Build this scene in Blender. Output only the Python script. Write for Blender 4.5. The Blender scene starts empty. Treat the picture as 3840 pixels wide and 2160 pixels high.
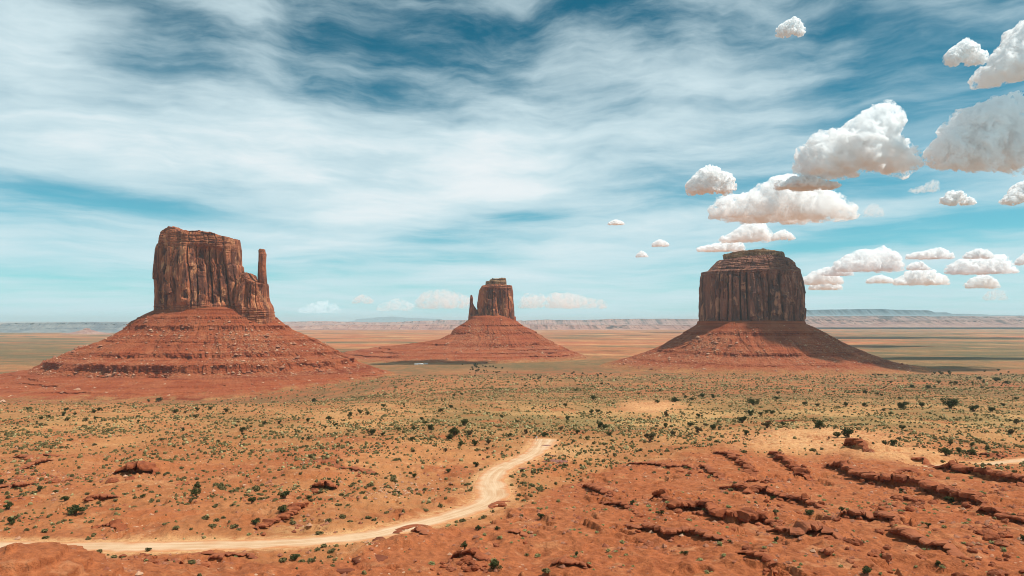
import bpy, math, random
import numpy as np
R = math.radians
random.seed(7)
scene = bpy.context.scene
COL = scene.collection

# ------------------------------------------------------------------ camera
FPX, CX, HY = 2560.0, 1920.0, 1200.0          # focal length, centre and horizon row of the 3840 px wide photograph
cam_d = bpy.data.cameras.new('camera')
cam_d.lens = 24; cam_d.sensor_width = 36; cam_d.shift_y = (HY-1080)/3840
cam_d.clip_start = 0.5; cam_d.clip_end = 250000
cam = bpy.data.objects.new('camera', cam_d); COL.objects.link(cam)
cam.location = (0, 0, 0); cam.rotation_euler = (R(90), 0, 0)
scene.camera = cam

# ------------------------------------------------------------------ light, sky, exposure
SUN_AZ, SUN_EL = 97.0, 61.0                   # azimuth clockwise from the view direction
sun_d = bpy.data.lights.new('sun', 'SUN'); sun_d.energy = 4.6; sun_d.angle = R(0.53); sun_d.color = (1, .945, .86)
sun = bpy.data.objects.new('sun', sun_d); COL.objects.link(sun)
SD = np.array([math.sin(R(SUN_AZ))*math.cos(R(SUN_EL)), math.cos(R(SUN_AZ))*math.cos(R(SUN_EL)), math.sin(R(SUN_EL))])
sun.rotation_euler = (R(90-SUN_EL), 0, R(180-SUN_AZ))
vs = scene.view_settings
vs.view_transform = 'Standard'; vs.look = 'None'; vs.exposure = 0.0; vs.gamma = 1
cy = scene.cycles
cy.volume_step_rate = .35; cy.volume_max_steps = 512
cy.use_denoising = True; cy.filter_width = 1.0
cy.max_bounces = 24; cy.diffuse_bounces = 2; cy.glossy_bounces = 2; cy.transmission_bounces = 2
cy.volume_bounces = 20; cy.transparent_max_bounces = 24
cy.use_adaptive_sampling = True; cy.adaptive_threshold = 0.015

class NT:
    """small node-tree helper"""
    def __init__(s, tree):
        s.t = tree; tree.nodes.clear()
    def n(s, typ, **kw):
        nd = s.t.nodes.new(typ)
        ins = kw.pop('ins', {})
        for k, v in kw.items(): setattr(nd, k, v)
        for k, v in ins.items():
            if isinstance(v, bpy.types.NodeSocket): s.t.links.new(v, nd.inputs[k])
            else: nd.inputs[k].default_value = v
        return nd
    def m(s, op, a, b=None, c=None, clamp=False):
        nd = s.t.nodes.new('ShaderNodeMath'); nd.operation = op; nd.use_clamp = clamp
        for i, v in enumerate((a, b, c)):
            if v is None: continue
            if isinstance(v, bpy.types.NodeSocket): s.t.links.new(v, nd.inputs[i])
            else: nd.inputs[i].default_value = v
        return nd.outputs[0]
    def vm(s, op, a, b=None):
        nd = s.t.nodes.new('ShaderNodeVectorMath'); nd.operation = op
        for i, v in enumerate((a, b)):
            if v is None: continue
            if isinstance(v, bpy.types.NodeSocket): s.t.links.new(v, nd.inputs[i])
            else: nd.inputs[i].default_value = v
        return nd.outputs[0]
    def comb(s, x, y, z):
        return s.n('ShaderNodeCombineXYZ', ins={0: x, 1: y, 2: z}).outputs[0]
    def noise(s, vec, scale, detail=4, rough=.55, dist=0, typ='FBM'):
        nd = s.n('ShaderNodeTexNoise', ins={'Vector': vec, 'Scale': scale, 'Detail': detail, 'Roughness': rough, 'Distortion': dist})
        return nd.outputs[0]
    def ss(s, v, lo, hi):
        nd = s.n('ShaderNodeMapRange', ins={0: v, 1: lo, 2: hi, 3: 0.0, 4: 1.0}); nd.interpolation_type = 'SMOOTHSTEP'
        return nd.outputs[0]
    def mix(s, f, a, b, blend='MIX'):
        nd = s.t.nodes.new('ShaderNodeMix'); nd.data_type = 'RGBA'; nd.blend_type = blend
        for k, v in ((0, f), (6, a), (7, b)):
            if isinstance(v, bpy.types.NodeSocket): s.t.links.new(v, nd.inputs[k])
            else: nd.inputs[k].default_value = v if k == 0 else (*v, 1)[:4]
        return nd.outputs[2]
    def attr(s, name):
        return s.n('ShaderNodeAttribute', attribute_name=name).outputs['Fac']

world = bpy.data.worlds.new('World'); scene.world = world; world.use_nodes = True
def build_world():
    T = NT(world.node_tree)
    sky = T.n('ShaderNodeTexSky', sky_type='NISHITA', sun_disc=False)
    sky.sun_elevation = R(SUN_EL); sky.sun_rotation = R(SUN_AZ); sky.altitude = 1700; sky.air_density = 1.0; sky.dust_density = .6; sky.ozone_density = 2.5
    d = T.n('ShaderNodeTexCoord').outputs['Generated']
    sep = T.n('ShaderNodeSeparateXYZ', ins={0: d})
    x, y, z = sep.outputs
    az = T.m('ARCTAN2', x, y); el = T.m('ARCSINE', z)
    # cirrus deck: azimuth against compressed elevation, so that streaks flatten towards the horizon
    ly = T.m('MULTIPLY', T.m('LOGARITHM', T.m('ADD', T.m('MAXIMUM', el, 0.0), .10), 2.718282), 1.35)
    P = T.comb(T.m('MULTIPLY', az, 2.6), ly, 0.0)
    def rot(vec, ang, sx, sy):
        return T.n('ShaderNodeMapping', ins={'Vector': vec, 'Rotation': (0, 0, R(ang)), 'Scale': (sx, sy, 1)}).outputs[0]
    warp = T.n('ShaderNodeTexNoise', ins={'Vector': P, 'Scale': 1.7, 'Detail': 4}).outputs[1]
    PW = T.vm('ADD', P, T.vm('SCALE', T.vm('SUBTRACT', warp, (.5, .5, .5))))
    PW.node.inputs[1].links[0].from_node.inputs['Scale'].default_value = .26
    n1 = T.noise(rot(PW, -24, .50, 1.35), 2.6, 8, .56, .12)
    n2 = T.noise(rot(PW, -34, .42, 1.9), 5.2, 7, .58, .12)
    n3 = T.noise(rot(P, -12, .7, 1.0), 1.5, 3, .5, .2)
    # broad coverage: soft patches given by azimuth / elevation (degrees)
    cov = T.m('ADD', .445, T.m('MULTIPLY', T.ss(el, R(19), R(6)), .16))
    def patch(a, e, ra, re, w, tilt=0):
        nonlocal cov
        da = T.m('SUBTRACT', az, R(a)); de = T.m('SUBTRACT', el, R(e))
        c, s_ = math.cos(R(tilt)), math.sin(R(tilt))
        p = T.m('DIVIDE', T.m('ADD', T.m('MULTIPLY', da, c), T.m('MULTIPLY', de, s_)), R(ra))
        q = T.m('DIVIDE', T.m('SUBTRACT', T.m('MULTIPLY', de, c), T.m('MULTIPLY', da, s_)), R(re))
        g = T.m('EXPONENT', T.m('MULTIPLY', T.m('ADD', T.m('MULTIPLY', p, p), T.m('MULTIPLY', q, q)), -1.0))
        cov = T.m('ADD', cov, T.m('MULTIPLY', g, w))
    def D(xd, yd):                             # picture position -> azimuth, elevation
        u, v = (xd*1.4907-CX)/FPX, (HY-yd*1.4907)/FPX
        return math.degrees(math.atan(u)), math.degrees(math.atan(v/math.hypot(1, u)))
    for xd, yd, ra, re, w, t in PATCHES: patch(*D(xd, yd), ra, re, w, t)
    c = T.m('ADD', cov, T.m('MULTIPLY', T.m('SUBTRACT', n1, .5), 1.3))
    c = T.m('ADD', c, T.m('MULTIPLY', T.m('SUBTRACT', n2, .5), .55))
    c = T.m('ADD', c, T.m('MULTIPLY', T.m('SUBTRACT', n3, .5), .45))
    fac = T.m('MULTIPLY', T.ss(c, .06, .95), .98)
    thinv = T.m('MULTIPLY', T.ss(T.m('ADD', T.m('MULTIPLY', n2, .62), T.m('MULTIPLY', n1, .38)), .40, .70), .40)
    fac = T.m('SUBTRACT', 1.0, T.m('MULTIPLY', T.m('SUBTRACT', 1.0, fac), T.m('SUBTRACT', 1.0, thinv)))
    up = T.ss(el, R(5), R(25))
    blue = T.n('ShaderNodeMix', data_type='RGBA', blend_type='MULTIPLY', ins={0: 1.0, 6: sky.outputs[0], 7: T.mix(up, SKYTINT, SKYTINT_UP)}).outputs[2]
    # pale air towards the horizon
    hz = T.m('EXPONENT', T.m('MULTIPLY', T.m('MAXIMUM', el, 0.0), -1/R(6.0)))
    blue = T.mix(T.m('MULTIPLY', hz, .80), blue, HORIZON)
    veil = T.mix(T.m('MULTIPLY', hz, .75), T.mix(T.ss(c, .75, 1.15), CIRRUS, CIRRUS_CORE), CIRRUS_LOW)
    colr = T.mix(fac, blue, veil)
    bg = T.n('ShaderNodeBackground', ins={0: colr, 1: .1})
    out = T.n('ShaderNodeOutputWorld', ins={0: bg.outputs[0]})
SKYTINT = (.17, 1.02, .95)
SKYTINT_UP = (.04, .66, .62)
HORIZON = (5.0, 7.5, 8.1)
CIRRUS = (6.6, 8.1, 8.6)
CIRRUS_CORE = (8.8, 9.2, 9.4)
CIRRUS_LOW = (6.3, 8.3, 8.7)
PATCHES = [  # x, y in the picture, half widths in degrees, weight, tilt
    (120, 110, 7, 3.2, .30, 10), (470, 85, 12, 3.4, -.44, -6), (1000, 110, 10, 4.2, -.40, 10), (700, 90, 3.2, 3.2, .22, -55), (760, 190, 6, 2.2, -.16, -20), (1350, 60, 8, 2.6, -.18, 0), (640, 110, 3.0, 2.5, .22, -60),
    (300, 330, 14, 4.6, .34, 0), (700, 250, 8, 3.0, .16, 0), (950, 420, 12, 3.0, .34, -12), (1250, 390, 9, 4.2, .36, -30), (1180, 240, 5, 3, -.08, 0),
    (1650, 230, 13, 5.5, .26, 14), (1400, 90, 7, 3, .06, 0), (1750, 40, 10, 3.2, -.26, 0), (2420, 130, 8, 6.5, -.42, 20), (2130, 40, 7, 3, -.18, 0), (2330, 320, 5, 3.4, -.40, 10),
    (330, 512, 9, .85, -.38, -2), (60, 480, 5, .9, -.22, 0), (1310, 545, 5.0, .55, -.62, 2), (1680, 515, 6, .8, -.44, 10), (2330, 575, 7.5, 1.0, -.60, 4), (2080, 610, 5, .6, -.3, 6),
    (1020, 655, 7.5, .4, -.40, 0), (560, 690, 4, .7, -.25, 0), (1080, 595, 3.5, .6, -.34, 0), (900, 470, 6, .6, -.16, 0), (2050, 470, 6, 1.5, -.14, 8),
    (150, 690, 12, 3.0, -.08, 0), (700, 560, 12, 1.5, .10, 0), (1500, 620, 14, 2.0, .06, 0),
]
build_world()

# ------------------------------------------------------------------ numeric noise
def _h(ix, iy, iz, seed):
    h = (ix.astype(np.int64)*374761393 + iy.astype(np.int64)*668265263 + iz*2147483647 + seed*1274126177) & 0xffffffff
    h = ((h ^ (h >> 13))*1274126177) & 0xffffffff
    h = ((h ^ (h >> 16))*2246822519) & 0xffffffff
    return h ^ (h >> 15)
def _r(ix, iy, seed, iz=0): return _h(ix, iy, iz, seed)/4294967296.0
def perlin(x, y, seed=0):
    x = np.asarray(x, float); y = np.asarray(y, float)
    ix = np.floor(x); iy = np.floor(y); fx = x-ix; fy = y-iy
    ix = ix.astype(np.int64); iy = iy.astype(np.int64)
    u = fx*fx*fx*(fx*(fx*6-15)+10); v = fy*fy*fy*(fy*(fy*6-15)+10)
    def g(dx, dy):
        a = _r(ix+dx, iy+dy, seed)*2*np.pi
        return np.cos(a)*(fx-dx)+np.sin(a)*(fy-dy)
    a = g(0, 0); b = g(1, 0); c = g(0, 1); d = g(1, 1)
    return (a+(b-a)*u+((c+(d-c)*u)-(a+(b-a)*u))*v)*1.5
def fbm(x, y, o=4, seed=0, gain=.5, lac=2.03):
    s = 0; a = 1.0; t = 0
    for k in range(o):
        s = s+a*perlin(x, y, seed+k*17); t += a; a *= gain; x = x*lac+3.1; y = y*lac-1.7
    return s/t
def perlin3(x, y, z, seed=0):
    ix = np.floor(x).astype(np.int64); iy = np.floor(y).astype(np.int64); iz = np.floor(z).astype(np.int64)
    fx = x-ix; fy = y-iy; fz = z-iz
    u = fx*fx*(3-2*fx); v = fy*fy*(3-2*fy); w = fz*fz*(3-2*fz)
    def g(dx, dy, dz):
        h = _h(ix+dx, iy+dy, (iz+dz)*40503, seed)
        gx = (h & 1023)/511.5-1; gy = ((h >> 10) & 1023)/511.5-1; gz = ((h >> 20) & 1023)/511.5-1
        return gx*(fx-dx)+gy*(fy-dy)+gz*(fz-dz)
    l = lambda a, b, t: a+(b-a)*t
    return l(l(l(g(0,0,0), g(1,0,0), u), l(g(0,1,0), g(1,1,0), u), v), l(l(g(0,0,1), g(1,0,1), u), l(g(0,1,1), g(1,1,1), u), v), w)
def fbm3(x, y, z, o=3, seed=0):
    s = 0; a = 1.0; t = 0
    for k in range(o):
        s = s+a*perlin3(x, y, z, seed+31*k); t += a; a *= .5; x = x*2.03; y = y*2.03+1.3; z = z*2.03
    return s/t
def worley(x, y, seed=0, jit=.9):
    ix = np.floor(x).astype(np.int64); iy = np.floor(y).astype(np.int64)
    f1 = np.full(x.shape, 9.0); f2 = np.full(x.shape, 9.0); idv = np.zeros(x.shape)
    for dx in (-1, 0, 1):
        for dy in (-1, 0, 1):
            cx = ix+dx+.5+(_r(ix+dx, iy+dy, seed)-.5)*jit; cyy = iy+dy+.5+(_r(ix+dx, iy+dy, seed+5)-.5)*jit
            d = np.hypot(x-cx, y-cyy); idn = _r(ix+dx, iy+dy, seed+9)
            c = d < f1
            f2 = np.where(c, f1, np.minimum(f2, d)); idv = np.where(c, idn, idv); f1 = np.where(c, d, f1)
    return f1, f2, idv
def sst(x, a, b):
    t = np.clip((x-a)/(b-a), 0, 1); return t*t*(3-2*t)

# ------------------------------------------------------------------ mesh helpers
def np_mesh(name, V, F, mat=None, smooth=True, attrs=None):
    V = np.asarray(V, np.float32).reshape(-1, 3); F = np.asarray(F, np.int32)
    me = bpy.data.meshes.new(name)
    n, k = F.shape
    me.vertices.add(len(V)); me.vertices.foreach_set('co', V.ravel())
    me.loops.add(n*k); me.loops.foreach_set('vertex_index', F.ravel())
    me.polygons.add(n); me.polygons.foreach_set('loop_start', np.arange(0, n*k, k, dtype=np.int32))
    me.polygons.foreach_set('use_smooth', np.full(n, smooth, dtype=bool))
    for an, av in (attrs or {}).items():
        me.attributes.new(an, 'FLOAT', 'POINT').data.foreach_set('value', np.asarray(av, np.float32).ravel())
    me.update(calc_edges=True)
    if mat: me.materials.append(mat)
    return me
def grid_faces(nr, nc, wrap=False):
    i = np.arange(nr-1)[:, None]; j = np.arange(nc if wrap else nc-1)[None, :]
    j2 = (j+1) % nc
    return np.stack([(i*nc+j), (i*nc+j2), ((i+1)*nc+j2), ((i+1)*nc+j)], -1).reshape(-1, 4)
def link(name, me, parent=None, loc=None):
    o = bpy.data.objects.new(name, me); COL.objects.link(o)
    if parent: o.parent = parent
    if loc is not None: o.location = loc
    return o
def tag(o, label=None, cat=None, group=None, kind=None):
    if label: o['label'] = label
    if cat: o['category'] = cat
    if group: o['group'] = group
    if kind: o['kind'] = kind
    return o
def empty(name, loc, label, cat, group=None):
    o = bpy.data.objects.new(name, None); COL.objects.link(o); o.location = loc; o.empty_display_size = 1
    return tag(o, label, cat, group)

# ------------------------------------------------------------------ terrain
LY = np.log(np.array([20, 40, 80, 130, 170, 215, 290, 380, 520, 700, 850, 1000, 1200, 1400, 1900, 2600, 4000, 6000, 12000, 25000, 90000], float))
ZR = np.array([-24, -31, -41, -48.8, -53.1, -55.4, -58.9, -62.3, -71, -83.4, -93, -101, -113, -123, -145, -150, -154, -160, -176, -180, -182])
ZL = np.array([-24, -31, -41, -48.8, -53.1, -55.4, -58.9, -62.3, -71, -85, -107, -132, -149, -152, -153, -154, -156, -162, -178, -182, -184])
def _smooth_tab(Z):
    ly = np.linspace(LY[0], LY[-1], 1600); z = np.interp(ly, LY, Z)
    k = np.hanning(61); k /= k.sum()
    return ly, np.convolve(np.pad(z, 30, mode='edge'), k, 'valid')
LYS, ZRS = _smooth_tab(ZR); _, ZLS = _smooth_tab(ZL)
def zbase(X, Y):
    ly = np.log(np.maximum(Y, 20.)); u = X/np.maximum(Y, 1)
    t = sst(u, -.46, -.02)
    return np.interp(ly, LYS, ZLS)*(1-t)+np.interp(ly, LYS, ZRS)*t
_YT = np.exp(np.linspace(math.log(40), math.log(60000), 5000))
def gpt(sx, sy):
    """photograph pixel (3840 px wide) -> point of the bare terrain"""
    u = (sx-CX)/FPX
    s = HY-zbase(u*_YT, _YT)/_YT*FPX
    i = int(np.argmax(s <= sy))
    if i == 0: return u*_YT[0], _YT[0]
    f = (s[i-1]-sy)/(s[i-1]-s[i]+1e-9)
    Yv = _YT[i-1]+(_YT[i]-_YT[i-1])*f
    return u*Yv, Yv
def z6(x, y): return (2560+x/1.906, 1400+y/1.906)
def z5(x, y): return (1280+x/1.906, 1400+y/1.906)
def z4(x, y): return (x/1.906, 1400+y/1.906)

# rock ledges: name key, label, drop in metres, polyline in photograph pixels
LEDGES = [
 ('short broken red ledge at the far top left of the red slope', 1.6, [z6(*p) for p in ((215,590),(330,602),(380,640),(450,690),(500,748))]),
 ('dark toothed red ledge running down from the pale dune edge', 2.0, [z6(*p) for p in ((620,592),(700,640),(780,672),(830,722),(900,737),(960,742))]),
 ('stubby dark cliff ledge standing at the foot of the smooth dune', 3.2, [z6(*p) for p in ((1155,556),(1240,582),(1310,606))]),
 ('longest red rock ledge crossing the whole right foreground slope', 2.9, [z6(*p) for p in ((990,680),(1100,690),(1200,720),(1300,757),(1400,792),(1500,795),(1600,806),(1700,818),(1800,855),(1900,893),(2000,915),(2080,955),(2160,975))]),
 ('thick layered ledge just below the pale track at the right edge', 2.9, [z6(*p) for p in ((1630,645),(1750,655),(1860,694),(1950,706),(2060,728),(2150,765),(2250,785),(2330,806),(2450,820),(2560,850))]),
 ('long red ledge across the middle of the red slope', 2.0, [z6(*p) for p in ((250,835),(400,864),(480,888),(560,875),(640,885),(740,905),(830,926),(920,957),(1000,992))]),
 ('blocky ledge with a wide bright bench above it in the middle slope', 2.3, [z5(2255,1040)]+[z6(*p) for p in ((0,1018),(100,1012),(220,1056),(300,1080),(400,1086),(500,1076),(620,1096),(700,1117),(765,1112))]),
 ('split slabby ledge below the long boulder field', 1.7, [z6(*p) for p in ((985,1062),(1100,1052),(1200,1064),(1300,1056),(1400,1076),(1480,1116),(1580,1146))]),
 ('notched ledge near the bottom centre of the red slope', 2.0, [z6(*p) for p in ((605,1202),(700,1235),(800,1250),(900,1246),(1000,1251),(1080,1276),(1160,1296))]),
 ('low broken ledge trailing into boulders at the bottom right', 1.4, [z6(*p) for p in ((1405,1198),(1500,1224),(1600,1250),(1700,1290),(1800,1306),(1900,1336),(1985,1366))]),
 ('thick ledge breaking off at the right edge of the picture', 2.4, [z6(*p) for p in ((2105,1000),(2200,1026),(2300,1066),(2400,1088),(2480,1105),(2560,1125))]),
 ('thin pale rimmed ledge curving across the lower slope', 1.1, [z5(2035,1166),z5(2130,1188),z5(2200,1204),z5(2300,1229),z5(2440,1224)]+[z6(*p) for p in ((100,1240),(200,1275),(300,1281),(420,1290))]),
 ('thin dark ledge in the bottom row below the pale rimmed ledge', 1.2, [z6(*p) for p in ((365,1345),(450,1378),(540,1404),(650,1436))]),
 ('thin far ledge capping the crest of the red slope', 1.0, [z5(*p) for p in ((2045,622),(2150,638),(2250,653),(2350,673),(2440,680))]+[z6(60,690),z6(150,690),z6(240,745),z6(300,760)]),
 ('crumbling ledge at the left end of the red slope', 1.2, [z5(*p) for p in ((1690,800),(1780,828),(1880,864),(1950,886))]),
 ('thin ledge stepping down the left flank of the red slope', 1.1, [z5(*p) for p in ((1775,957),(1880,984),(1960,1004),(2060,1064),(2125,1094))]),
 ('small dark knob of rock on the left part of the red slope', 2.2, [z5(*p) for p in ((2215,935),(2270,952),(2320,975))]),
 ('overhanging red outcrop with a black hollow left of the scrub flat', 3.4, [z4(*p) for p in ((820,742),(900,744),(980,739),(1040,738),(1095,744))]),
 ('dark hollowed ledge between the outcrop and the road bend', 3.0, [z4(*p) for p in ((2190,806),(2260,807),(2330,802),(2425,797))]),
 ('flat dark ledge behind the hollowed ledge', 1.4, [z4(*p) for p in ((2195,628),(2270,640),(2345,640),(2380,668),(2450,682))]),
 ('low wandering ledge far left in the scrub', 1.0, [z4(*p) for p in ((100,585),(250,612),(320,590),(440,585))]),
 ('sloping dark ledge above the pale rubble at the left', 1.4, [z4(*p) for p in ((120,700),(220,680),(290,655),(400,632))]),
 ('rubbly ledge alone on the bare sand left of the road', .9, [z4(*p) for p in ((640,1122),(720,1118),(800,1110),(860,1132),(905,1140))]),
 ('slanting ledge above the road left of the bend', 1.3, [z4(*p) for p in ((1830,1140),(1900,1118),(1980,1092),(2080,1060),(2140,1010),(2200,975))]),
 ('rocky rim of the red mound in the bottom left corner', 1.3, [z4(*p) for p in ((380,1232),(440,1238),(510,1262),(560,1300),(640,1320),(740,1340))]),
 ('broken ledge on the low mound below the road', .9, [z4(*p) for p in ((1290,1300),(1400,1330),(1500,1350),(1620,1348),(1740,1318),(1840,1330))]),
 ('jagged low ledge at the bottom edge left of the puddles', 1.0, [z4(*p) for p in ((760,1425),(860,1440),(960,1420),(1080,1425),(1200,1415),(1300,1440))]),
 ('short red ledge in the orange dunes by the green scrub', 1.0, [z6(*p) for p in ((580,345),(680,350),(760,335),(850,330))]),
 ('small rubbly ledge lying on the bright bench above the longest ledge', .9, [z6(*p) for p in ((1525,748),(1580,735),(1640,722),(1665,745))]),
 ('short broken ledge on the upper middle of the red slope', 1.0, [z6(*p) for p in ((450,770),(530,784),(620,792),(680,800))]),
 ('short ledge on the mound just right of the small puddles', .8, [z5(*p) for p in ((515,1166),(555,1190),(600,1226))]),
 ('crumbling rim of the mound at the lower edge of the road', 1.0, [z5(*p) for p in ((395,1150),(440,1122),(500,1098),(570,1096),(640,1105))]),
 ('eroded cut edge on the inside of the road bend', 1.2, [z5(*p) for p in ((1075,972),(1120,935),(1160,912),(1215,915))]),
 ('low rocky ledge among boulders at the bottom below the bend', 1.2, [z5(*p) for p in ((770,1322),(860,1340),(950,1345),(1040,1362))]),
 ('low red bank on the sand left of the road, under the outcrop', .9, [z4(*p) for p in ((600,918),(700,922),(800,915),(880,905))]),
 ('short dark bank between the outcrop and the hollowed ledge', 1.0, [z4(*p) for p in ((1215,800),(1300,812),(1400,802))]),
 ('low ledge at the left edge below the tumbled rocks', 1.0, [z4(*p) for p in ((-40,800),(60,792),(140,800),(230,790))]),
 ('rocky ledge behind the pale track at the right', 1.0, [z6(*p) for p in ((2110,575),(2180,592),(2260,604),(2300,600))]),
 ('low dark ledge on the bare red ground below the road bend', .8, [z5(*p) for p in ((1130,1180),(1220,1192),(1310,1205),(1400,1200))]),
 ('thin ledge near the bottom edge right of the lone bush', .9, [z5(*p) for p in ((1500,1395),(1600,1402),(1700,1420),(1800,1415))]),
 ('thin ledge line left of the upper road', .9, [z5(*p) for p in ((0,668),(70,672),(160,690),(250,705))]),
]
LED = []
for lab, A, pl in LEDGES:
    q = np.array([gpt(*p) for p in pl])
    # resample + jagged wander
    seg = np.hypot(*np.diff(q, axis=0).T); s = np.concatenate([[0], np.cumsum(seg)]); n = max(6, int(s[-1]/1.5))
    ss_ = np.linspace(0, s[-1], n); X = np.interp(ss_, s, q[:, 0]); Yq = np.interp(ss_, s, q[:, 1])
    k = len(LED)
    Yq = Yq+fbm(ss_/8, ss_*0+k*5.1, 3, 8)*1.8
    LED.append((lab, A*1.35, np.stack([X, Yq], 1), ss_))
def ledge_raise(X, Y):
    """height of the benches: each bench stands A above the ground in front of its ledge and leans back into the slope"""
    out = np.zeros_like(X)
    for k, (lab, A, q, ss_) in enumerate(LED):
        L = 5+3.2*A; Rg = 3.2*L
        m = (X > q[:, 0].min()-Rg) & (X < q[:, 0].max()+Rg) & (Y > q[:, 1].min()-3) & (Y < q[:, 1].max()+Rg)
        if not m.any(): continue
        x = X[m]; y = Y[m]; best = np.full(x.shape, 1e9); sg = np.zeros(x.shape); sp = np.zeros(x.shape)
        qq = q[::2] if len(q) > 24 else q
        sl = np.concatenate([[0], np.cumsum(np.hypot(*np.diff(qq, axis=0).T))])
        for i in range(len(qq)-1):
            p = qq[i]; e = qq[i+1]-p; l2 = e@e+1e-9
            t = np.clip(((x-p[0])*e[0]+(y-p[1])*e[1])/l2, 0, 1)
            dx = x-p[0]-t*e[0]; dy = y-p[1]-t*e[1]; d2 = dx*dx+dy*dy
            c = d2 < best
            best = np.where(c, d2, best); sg = np.where(c, np.sign(e[0]*dy-e[1]*dx), sg); sp = np.where(c, sl[i]+t*(sl[i+1]-sl[i]), sp)
        d = np.sqrt(best)*sg
        tp = np.clip(np.minimum(sp, sl[-1]-sp)/min(7, sl[-1]*.3), 0, 1)
        o_ = 2.6 if 'hollow' in lab else .7
        out[m] += A*tp*sst(d, -.3+o_, 1.5+o_)*np.exp(-np.maximum(d, 0)/L)
    return out
MOUNDS = [(60, 2240, 14, 9.0), (640, 2190, 16, 2.6), (1560, 2030, 14, 2.4), (1950, 1815, 10, 3.2), (1870, 1895, 7, 1.6), (2440, 1520, 46, 3.0), (3040, 1640, 52, 4.0), (3250, 1720, 20, 2.2),
          (2700, 1690, 22, 2.5), (620, 1600, 30, 2.0), (760, 1670, 22, 2.0), (1400, 1450, 120, 5), (500, 1780, 14, 2.2), (1130, 1780, 14, 2.4), (300, 1730, 16, 2), (940, 1900, 20, 1.6), (2300, 1985, 26, 2.4), (1650, 1800, 16, -1.5), (2950, 2080, 22, 2.0), (3500, 2020, 26, 2.6)]
MND = [(*gpt(a, b), r, h) for a, b, r, h in MOUNDS]
# road centre lines (photograph pixels /1.4907), metres of half width
ROAD1 = [(-160,1374),(60,1376),(180,1377),(400,1376),(600,1371.5),(800,1361),(929,1349),(1017,1329),(1133,1299),(1205,1276),(1240,1252),(1241,1229),(1235,1209),(1250,1185),(1286,1167),(1327,1149),(1351,1132),(1367,1106)]
ROAD2 = [(2330,1176),(2420,1171),(2500,1166),(2576,1157),(2700,1145)]
def _rl(pts):
    q = np.array([gpt(a*1.4907, b*1.4907) for a, b in pts])
    t = np.arange(len(q)); tt = np.linspace(0, len(q)-1, len(q)*40)
    # Catmull-Rom
    P = np.vstack([2*q[0]-q[1], q, 2*q[-1]-q[-2]]); i = np.minimum(tt.astype(int), len(q)-2); f = (tt-i)[:, None]
    p0, p1, p2, p3 = P[i], P[i+1], P[i+2], P[i+3]
    c = .5*((2*p1)+(-p0+p2)*f+(2*p0-5*p1+4*p2-p3)*f**2+(-p0+3*p1-3*p2+p3)*f**3)
    seg = np.hypot(*np.diff(c, axis=0).T); s = np.concatenate([[0], np.cumsum(seg)]); n = int(s[-1]/1.0)
    ss_ = np.linspace(0, s[-1], n)
    return np.stack([np.interp(ss_, s, c[:, 0]), np.interp(ss_, s, c[:, 1])], 1)
RC1, RC2 = _rl(ROAD1), _rl(ROAD2)
ROADS = [(RC1, 4.7), (RC2, 3.2)]
def road_dist(X, Y):
    d = np.full(X.shape, 999.)
    for q, w in ROADS:
        m = (X > q[:, 0].min()-30) & (X < q[:, 0].max()+30) & (Y > q[:, 1].min()-30) & (Y < q[:, 1].max()+30)
        if not m.any(): continue
        x = X[m]; y = Y[m]; qq = q[::4]; b = np.full(x.shape, 1e9)
        for p in qq: b = np.minimum(b, (x-p[0])**2+(y-p[1])**2)
        d[m] = np.minimum(d[m], np.sqrt(b)-w)
    return d
def H0(X, Y):
    z = zbase(X, Y)
    for mx, my, r, h in MND:
        z = z+h*np.exp(-((X-mx)**2+(Y-my)**2)/(r*r))
    return z
def H(X, Y, fine=True, rd=None):
    X = np.asarray(X, float); Y = np.asarray(Y, float)
    if rd is None: rd = road_dist(X, Y)
    rf = sst(rd, 0, 7)
    zb_ = zbase(X, Y)
    z = zb_+(H0(X, Y)-zb_)*sst(rd, -1, 12)
    far = sst(np.log(np.maximum(Y, 1)), math.log(900), math.log(4000))
    z = z+fbm(X/70, Y/70, 3, 11)*2.3*(.25+.75*rf)*(1-far)+fbm(X/420, Y/420, 4, 23)*(3.0*far+1.6*sst(Y, 350, 900))
    z = z+ledge_raise(X, Y)*rf
    if fine:
        nr = rf*(1-sst(Y, 500, 1200))
        z = z+fbm(X/15, Y/13, 4, 31)*1.0*nr+fbm(X/3.1, Y/3.1, 3, 41)*.34*nr-np.abs(fbm(X/7.5, Y/9, 3, 47))*1.5*nr
        # stair of thin beds in the red slopes
        zone = sst(fbm(X/34, Y/34, 3, 57), -.22, .18)*sst(Y, 345, 190)*rf*(.7+.3*sst(X/Y, -.15, .18))
        q = (z+.045*X+.02*Y)/1.7; fl = np.floor(q); fr = q-fl
        z = z+zone*1.7*(sst(fr, .88, .99)-fr)*.95
        # rilled, bedded red shale
        rid = 1-np.abs(fbm(X/9+Y/23, Y/16, 3, 55))*2
        z = z+rid*.75*nr*sst(Y, 330, 150)
    return z
def hpt(x, y): return float(H(np.array([x]), np.array([y]))[0])

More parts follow.
